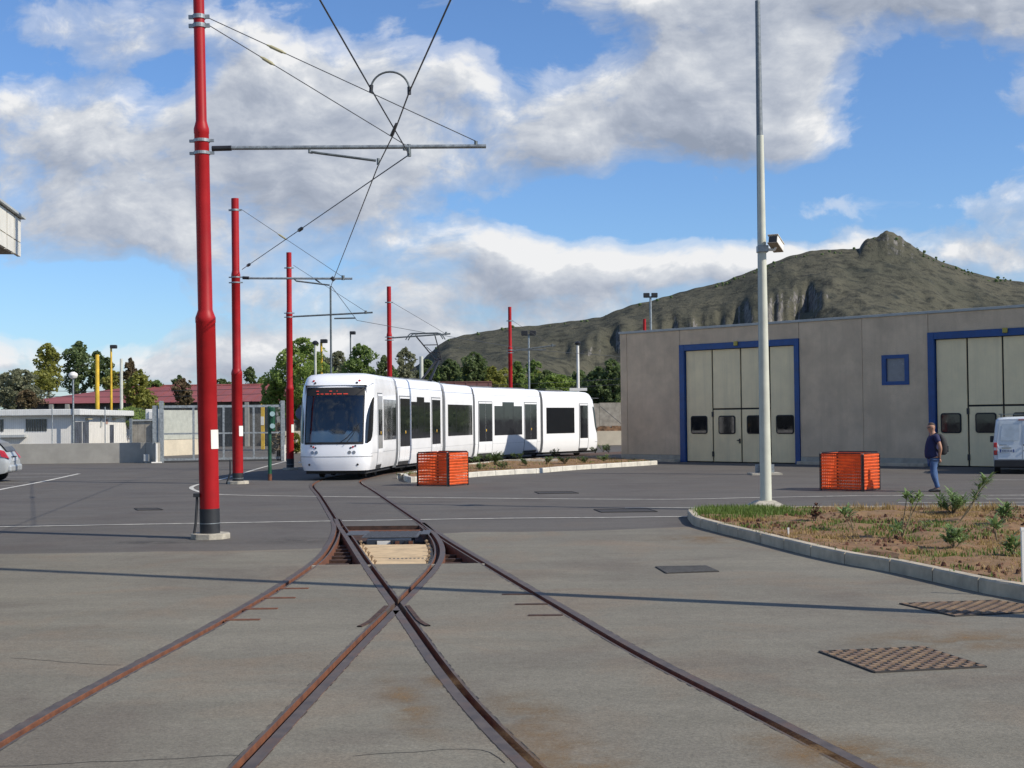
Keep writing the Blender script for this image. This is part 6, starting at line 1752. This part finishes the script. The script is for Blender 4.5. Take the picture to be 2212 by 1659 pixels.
# ================================================================ trees
LM = {'green': leafmat('leaf_green', (.25, .34, .095), (.135, .20, .06), .5), 'dark': leafmat('leaf_dark', (.19, .25, .095), (.10, .14, .055), .5), 'yellow': leafmat('leaf_yellow', (.38, .37, .085), (.19, .21, .05), .5),
      'olive': leafmat('leaf_olive', (.30, .31, .19), (.16, .17, .095), .45), 'brown': leafmat('leaf_brown', (.23, .16, .09), (.125, .11, .055), .45), 'bright': leafmat('leaf_bright', (.31, .40, .095), (.165, .24, .06), .5)}
M_BARK = mat('bark', (.13, .10, .075), .9, var=.3, scale=4, bump=.4)
def tree(px, y_top, hw, Yd, kind, label, group='trees behind the yard', y_bot=None, dens=1.0, leaf=.17):
    top = D(px, y_top, Yd); k = Yd / FOC; rw_ = hw * k; H_ = top.z
    base = Vector((top.x, Yd, 0)); zb_ = D(px, y_bot, Yd).z if y_bot else H_ * .22
    zb_ = max(.15, zb_)
    rng = random.Random(int(px * 31 + y_top)); sd = rng.uniform(0, 50)
    t = thing('tree', base, label, 'tree', group)
    tr_ = MB(); lean = rng.uniform(-.25, .25)
    trunk = [base, base + Vector((lean * .3, 0, H_ * .3)), base + Vector((lean * .6, 0, H_ * .6)), base + Vector((lean, 0, H_ * .9))]
    tr_.tube(trunk, [.05 + H_ * .018, .04 + H_ * .013, .03 + H_ * .008, .015], 7)
    lf = MB(); hc = H_ - zb_
    skew = rng.uniform(.38, .55)
    lobes = [(rng.uniform(0, 6.283), rng.uniform(.15, .9), rng.uniform(.25, .6)) for _ in range(7)]
    def radius(f, a):
        """crown radius at height fraction f and bearing a"""
        r_ = (max(0.0, 1 - abs((f - skew) / (1 - skew if f > skew else skew + .12)) ** 2.3)) ** .55
        m_ = .86 + .85 * noise.noise(Vector((math.cos(a) * 1.3 + sd, math.sin(a) * 1.3, f * hc / max(.8, rw_) * 1.5)))
        for la, lf_, lr in lobes:
            da = math.cos(a - la)
            if da > 0: m_ += .5 * da ** 3 * math.exp(-((f - lf_) / .13) ** 2)
        return rw_ * r_ * m_
    for i in range(10):
        f = .2 + .7 * (i + rng.random()) / 10; p = trunk[0].lerp(trunk[3], f); a = rng.uniform(0, 6.283)
        fc = (p.z - zb_) / hc
        L = radius(min(.95, max(.05, fc)), a) * .85 + .1
        e = p + Vector((math.cos(a) * L, math.sin(a) * L * .8, L * rng.uniform(.2, .6)))
        tr_.tube([p, p.lerp(e, .5) + Vector((0, 0, .1)), e], [.02 + H_ * .005, .02 + H_ * .003, .01], 5)
    vol = hc * rw_ * rw_
    n = int(min(12000, max(1200, 2100 * dens * (hc * rw_) ** .75 / (leaf / .2) ** 2)))
    made = 0; tries = 0
    cs_ = 1.15 / max(.35, min(1.0, rw_ * .35))
    while made < n and tries < n * 6:
        tries += 1
        f = rng.random(); a = rng.uniform(0, 6.283); R_ = radius(f, a)
        if R_ < .03 or rng.random() > (R_ / rw_) + .12: continue
        u_ = rng.random() ** .55
        p = Vector((base.x + lean * f + R_ * u_ * math.cos(a), base.y + R_ * u_ * math.sin(a) * .85, zb_ + hc * f))
        if noise.noise(p * cs_ + Vector((sd, 0, 0))) < -.02 + .18 * rng.random(): continue
        l_ = leaf * rng.uniform(.6, 1.35); u = Vector((rng.uniform(-1, 1), rng.uniform(-1, 1), rng.uniform(-.8, .5))).normalized(); w2 = u.orthogonal().normalized(); w2.rotate(Matrix.Rotation(rng.uniform(0, 3.1), 3, u))
        lf.add([p - u * l_ * .55, p + w2 * l_ * .30, p + u * l_ * .55, p - w2 * l_ * .30], [(0, 1, 2, 3)]); made += 1
    tr_.build('trunk', M_BARK, t, True); lf.build('crown', LM[kind], t)
    return t
TREES = [(40, 797, 46, 100, 'olive', 'pale olive tree at the far left edge', 890), (60, 842, 24, 97, 'brown', 'low reddish brown tree over the red roof, far left', 880),
 (107, 742, 27, 132, 'yellow', 'tall yellow green tree left of the dark pair', 845), (165, 737, 30, 134, 'dark', 'tall dark green tree left of the yellow poles', 850), (203, 757, 14, 136, 'dark', 'narrow dark tree just behind the thick yellow pole', 840), (226, 772, 15, 133, 'dark', 'dark tree between the two yellow poles', 840),
 (302, 799, 29, 100, 'yellow', 'yellow green tree right of the pale pole', 905), (276, 780, 9, 101, 'brown', 'thin reddish treetop beside the pale pole', 850), (288, 772, 8, 103, 'brown', 'thin bare topped sapling above the yellow green tree', 840), (330, 852, 18, 98, 'yellow', 'low yellowish tree left of the nearest mast', 915), (285, 880, 34, 92, 'bright', 'hedge like bush above the block wall', 920),
 (398, 818, 21, 101, 'brown', 'dark brownish tree left of the nearest red mast', 880), (383, 810, 9, 150, 'dark', 'small round treetop over the red roof ridge', 838), (480, 818, 12, 150, 'dark', 'small treetop between the two nearest masts', 840), (541, 793, 11, 140, 'dark', 'narrow dark treetop right of the second mast', 842), (565, 815, 18, 140, 'green', 'low green treetop left of the big leafy tree', 845),
 (645, 728, 56, 92, 'bright', 'big leafy bright green tree behind the third mast', 905), (590, 800, 26, 93, 'bright', 'bright green side tree spreading over the gate', 880), (735, 757, 26, 112, 'olive', 'pale loose tree above the tram front', 850), (774, 742, 28, 106, 'green', 'green tree above the tram front roof', 850),
 (829, 768, 20, 104, 'dark', 'dark tree just left of the fourth red mast', 850), (873, 750, 17, 108, 'olive', 'thin tree right of the fourth red mast', 840), (925, 777, 18, 106, 'dark', 'dark tree behind the pantograph', 850), (972, 776, 22, 106, 'dark', 'dark tree right of the pantograph', 845), (1020, 761, 27, 104, 'dark', 'round dark tree left of the fifth red mast', 850), (1068, 792, 20, 104, 'yellow', 'olive tree just left of the fifth red mast', 850), (1118, 780, 20, 106, 'green', 'green tree right of the fifth red mast', 860), (1148, 775, 15, 108, 'green', 'narrow green tree behind the slim floodlight post', 850), (1200, 808, 30, 104, 'bright', 'lighter green low tree behind the tram rear', 860), (1182, 800, 22, 107, 'dark', 'dark low tree behind the tram rear', 860), (1250, 800, 24, 108, 'dark', 'dark tree behind the white lamp post', 860), (1285, 790, 24, 104, 'dark', 'dark dense tree left of the shed', 885), (1325, 774, 30, 103, 'dark', 'tallest dark dense tree against the shed corner', 890),
 (18, 812, 26, 104, 'olive', 'pale loose tree cut by the left edge', 880), (250, 802, 24, 118, 'yellow', 'yellowish tree behind the pale concrete pole', 860), (340, 822, 22, 116, 'green', 'green treetop over the red roof left of the nearest mast', 850), (85, 800, 26, 128, 'yellow', 'lower yellow tree beneath the tall yellow green one', 850),
 (700, 770, 36, 118, 'green', 'green tree between the big leafy tree and the tram roof', 860), (805, 800, 26, 118, 'green', 'low green tree left of the fourth red mast', 850), (852, 798, 28, 120, 'green', 'low green tree right of the fourth red mast', 850), (900, 800, 28, 122, 'olive', 'low pale tree behind the concrete pole', 850), (950, 798, 28, 124, 'green', 'low green tree under the pantograph', 850), (1000, 796, 28, 122, 'yellow', 'low yellowish tree above the brown roof', 850), (1045, 792, 30, 124, 'green', 'low green tree right of the ochre house', 850), (1095, 795, 30, 122, 'yellow', 'low yellowish tree behind the fifth red mast', 860), (1160, 800, 32, 122, 'yellow', 'low yellowish tree above the rear door section', 860), (1225, 812, 32, 120, 'green', 'low green tree left of the white lamp post', 860), (1268, 815, 30, 118, 'bright', 'low bright tree right of the white lamp post', 870),
 (600, 915, 16, 72, 'brown', 'brown hedge bush behind the right gate post', 985), (640, 930, 10, 82, 'yellow', 'yellowing bush left of the tram front', 975)]
for (px, yt, hw, Yd, kind, lab, yb) in TREES:
    big_ = hw > 50
    tree(px, yt, hw, Yd, kind, lab, y_bot=yb, dens=1.0, leaf=.20 if Yd < 115 else .25)
# a far belt of trees closing the horizon
fb_ = MB(); rng = random.Random(5)
for _ in range(7000):
    x = rng.uniform(-150, 110); y = rng.uniform(165, 190); h = 3.2 + 1.6 * noise.noise(Vector((x * .08, 3, 1))) + 1.1 * noise.noise(Vector((x * .3, 9, 1)))
    z = h * rng.random() ** .6; l_ = rng.uniform(.4, .9); u = Vector((rng.uniform(-1, 1), rng.uniform(-1, 1), rng.uniform(-.6, .6))).normalized(); w2 = u.orthogonal()
    p = Vector((x, y, max(z, .2))); fb_.add([p - u * l_, p + w2 * l_ * .6, p + u * l_, p - w2 * l_ * .6], [(0, 1, 2, 3)])
tag(fb_.build('tree_belt', LM['dark']), 'far dark belt of trees at the foot of the mountain', 'trees', kind='stuff')

# ================================================================ mountain
SIL = [(700, 860), (860, 815), (900, 790), (930, 762), (950, 744), (975, 730), (1010, 722), (1060, 713), (1100, 706), (1150, 703), (1200, 697), (1250, 691), (1300, 684), (1340, 668), (1370, 657), (1400, 651), (1440, 640), (1480, 628), (1520, 618), (1560, 609), (1600, 594), (1640, 579), (1680, 563), (1720, 549), (1760, 540), (1800, 537), (1840, 536), (1890, 536), (1930, 537), (1970, 540), (2010, 550), (2050, 567), (2100, 585), (2150, 598), (2212, 607), (2350, 640), (2600, 690), (3000, 770), (3500, 850)]
def sil(px):
    for (a, ya), (b, yb) in zip(SIL, SIL[1:]):
        if a <= px <= b: f = (px - a) / (b - a); f = f * f * (3 - 2 * f) * .4 + f * .6; return ya + (yb - ya) * f
    return 880
KNOB = [(1840, 0), (1862, 1), (1870, 14), (1880, 23), (1898, 25), (1906, 33), (1920, 40), (1932, 41), (1944, 37), (1956, 26), (1972, 16), (1990, 8), (2020, 0)]
def knob(px):
    for (a, ya), (b, yb) in zip(KNOB, KNOB[1:]):
        if a <= px <= b: return ya + (yb - ya) * (px - a) / (b - a)
    return 0
NCOL, NROW = 460, 120
V, FACES = [], []
YR = 2600.0
for i in range(NCOL + 1):
    px = 760 + (2900 - 760) * i / NCOL
    hr_ = D(px, sil(px), YR).z - EYE
    hr_ = max(hr_, 2)
    d = ray(px, 900); tx = d.x / d.y
    for j in range(NROW + 1):
        f = j / NROW                       # 0 foot .. .82 ridge .. 1 behind
        Yd = 1300 + (YR - 1300) * f / .82
        g_ = min(1, f / .82)
        cl1 = math.exp(-((px - 1690) / 95) ** 2); cl2 = math.exp(-((px - 1290) / 90) ** 2); cl3 = math.exp(-((px - 960) / 40) ** 2); cl4 = math.exp(-((px - 1500) / 120) ** 2)
        ramp_ = g_ ** 1.25
        # steep rock steps low on the face
        def stepf(c, w_, amp): return amp * (1 / (1 + math.exp(-(g_ - c) / w_)) - g_)
        jn = .05 * noise.noise(Vector((px * .02, .5, 3))) + .03 * noise.noise(Vector((px * .07, 2.5, 3)))
        ramp_ += cl1 * stepf(.76 + jn, .018, .24) + cl2 * stepf(.80 + jn, .018, .20) + cl3 * stepf(.62 + jn, .02, .4) + cl4 * stepf(.80 + jn, .016, .18)
        kb = knob(px) / FOC * YR * max(0, min(1, (g_ - .93) / .05)) if f <= .82 else knob(px) / FOC * YR * max(0, 1 - (f - .82) * 9)
        wx, wy = tx * Yd, Yd
        kb *= 1 + .22 * noise.noise(Vector((px * .09, 4.4, 7)))
        n1 = noise.fractal(Vector((wx * .0045, wy * .0030, 2.0)), 1.0, 2.1, 5)
        n2 = noise.ridged_multi_fractal(Vector((wx * .010, wy * .004, 4.0)), 1.0, 2.1, 5, 1.0, 2.0) - 1.2
        n3 = noise.noise(Vector((wx * .05, wy * .03, 1.0)))
        env = math.sin(math.pi * min(1, g_)) ** .8
        rough_ = env * (hr_ * .075 * n1 + hr_ * .035 * n2 * (1 + 1.8 * (cl1 + cl2 + cl3)) ) + 1.6 * n3 * (1 if g_ < 1 else .8)
        if f > .82: hh = hr_ * (1 - (f - .82) * 1.2) + kb
        else: hh = hr_ * ramp_ + kb
        V.append((wx, Yd, max(-2, EYE + hh * Yd / YR * (1.0 if f >= .82 else 1) + rough_) if f < .82 else EYE + hh * 1.0 + 1.6 * n3))
for i in range(NCOL):
    for j in range(NROW):
        a = i * (NROW + 1) + j; FACES.append((a, a + NROW + 1, a + NROW + 2, a + 1))
me = bpy.data.meshes.new('mountain'); me.from_pydata(V, [], FACES)
me.polygons.foreach_set('use_smooth', [True] * len(FACES))
M_MT = bpy.data.materials.new('mountain'); M_MT.use_nodes = True
nt = NT(M_MT.node_tree); b = M_MT.node_tree.nodes['Principled BSDF']
geo = nt.n('ShaderNodeNewGeometry'); pos = geo.outputs['Position']
f1 = nt.noise(pos, .006, 6, .6); f2 = nt.noise(pos, .05, 5, .65); f3 = nt.noise(pos, .02, 6, .6)
gr = nt.mix(nt.ramp(f1, [(.35, 0.0), (.65, 1.0)]), (.074, .074, .054), (.104, .098, .070))
gr = nt.mix(nt.ramp(f2, [(.50, 0.0), (.62, .8)]), gr, (.036, .037, .030))
gr = nt.mix(nt.ramp(f3, [(.56, 0.0), (.70, .8)]), gr, (.026, .032, .030))
sepn = nt.n('ShaderNodeSeparateXYZ'); nt.link(geo.outputs['True Normal'], sepn.inputs[0])
steep = nt.math('ADD', nt.math('SUBTRACT', 1.0, nt.math('ABSOLUTE', sepn.outputs['Z'])), nt.math('MULTIPLY', nt.math('SUBTRACT', f3, .5), .5))
rk = nt.mix(nt.ramp(nt.noise(nt.vmath('MULTIPLY', pos, (1, 1, .7)), .085, 7, .72), [(.36, 0.0), (.62, 1.0)]), (.060, .061, .066), (.23, .215, .19))
steep = nt.math('ADD', steep, nt.math('MULTIPLY', nt.math('SUBTRACT', f2, .5), .7))
cc = nt.mix(nt.ramp(steep, [(.34, 0.0), (.48, 1.0)]), gr, rk)
nt.link(cc, b.inputs['Base Color']); b.inputs['Roughness'].default_value = .95; b.inputs['Specular IOR Level'].default_value = .1
bn = nt.n('ShaderNodeBump'); bn.inputs['Strength'].default_value = .8; bn.inputs['Distance'].default_value = 9.0
nt.link(nt.noise(pos, .04, 7, .7), bn.inputs['Height']); nt.link(bn.outputs[0], b.inputs['Normal'])
me.materials.append(M_MT)
mo = link('mountain', me); tag(mo, 'scrub covered mountain with rocky cliffs and a knob summit', kind='structure')
# scattered scrub and trees along the ridge
rb_ = MB(); rng = random.Random(9)
for _ in range(300):
    px = rng.uniform(940, 2260); y_ = sil(px) - knob(px) + rng.uniform(-1.0, 7) + (rng.random() ** 2) * 40
    if rng.random() < .55 and not (1560 < px < 1720 or px > 1980): continue
    Yd = YR - 30; p = D(px, y_, Yd - rng.uniform(0, 10)); r_ = rng.uniform(1.2, 4.2)
    rb_.add([(p.x + r_ * math.cos(k * 1.05) * rng.uniform(.7, 1.2), p.y - r_ * .3, p.z + r_ * .8 * math.sin(k * 1.05) * rng.uniform(.7, 1.2)) for k in range(6)] + [(p.x, p.y - r_, p.z + r_ * .2)], [(k, (k + 1) % 6, 6) for k in range(6)])
tag(rb_.build('ridge_scrub', LM['dark']), 'dark scrub dotted along the mountain ridge', 'scrub', kind='stuff')

for o in bpy.data.objects:
    if '_root' in o: del o['_root']
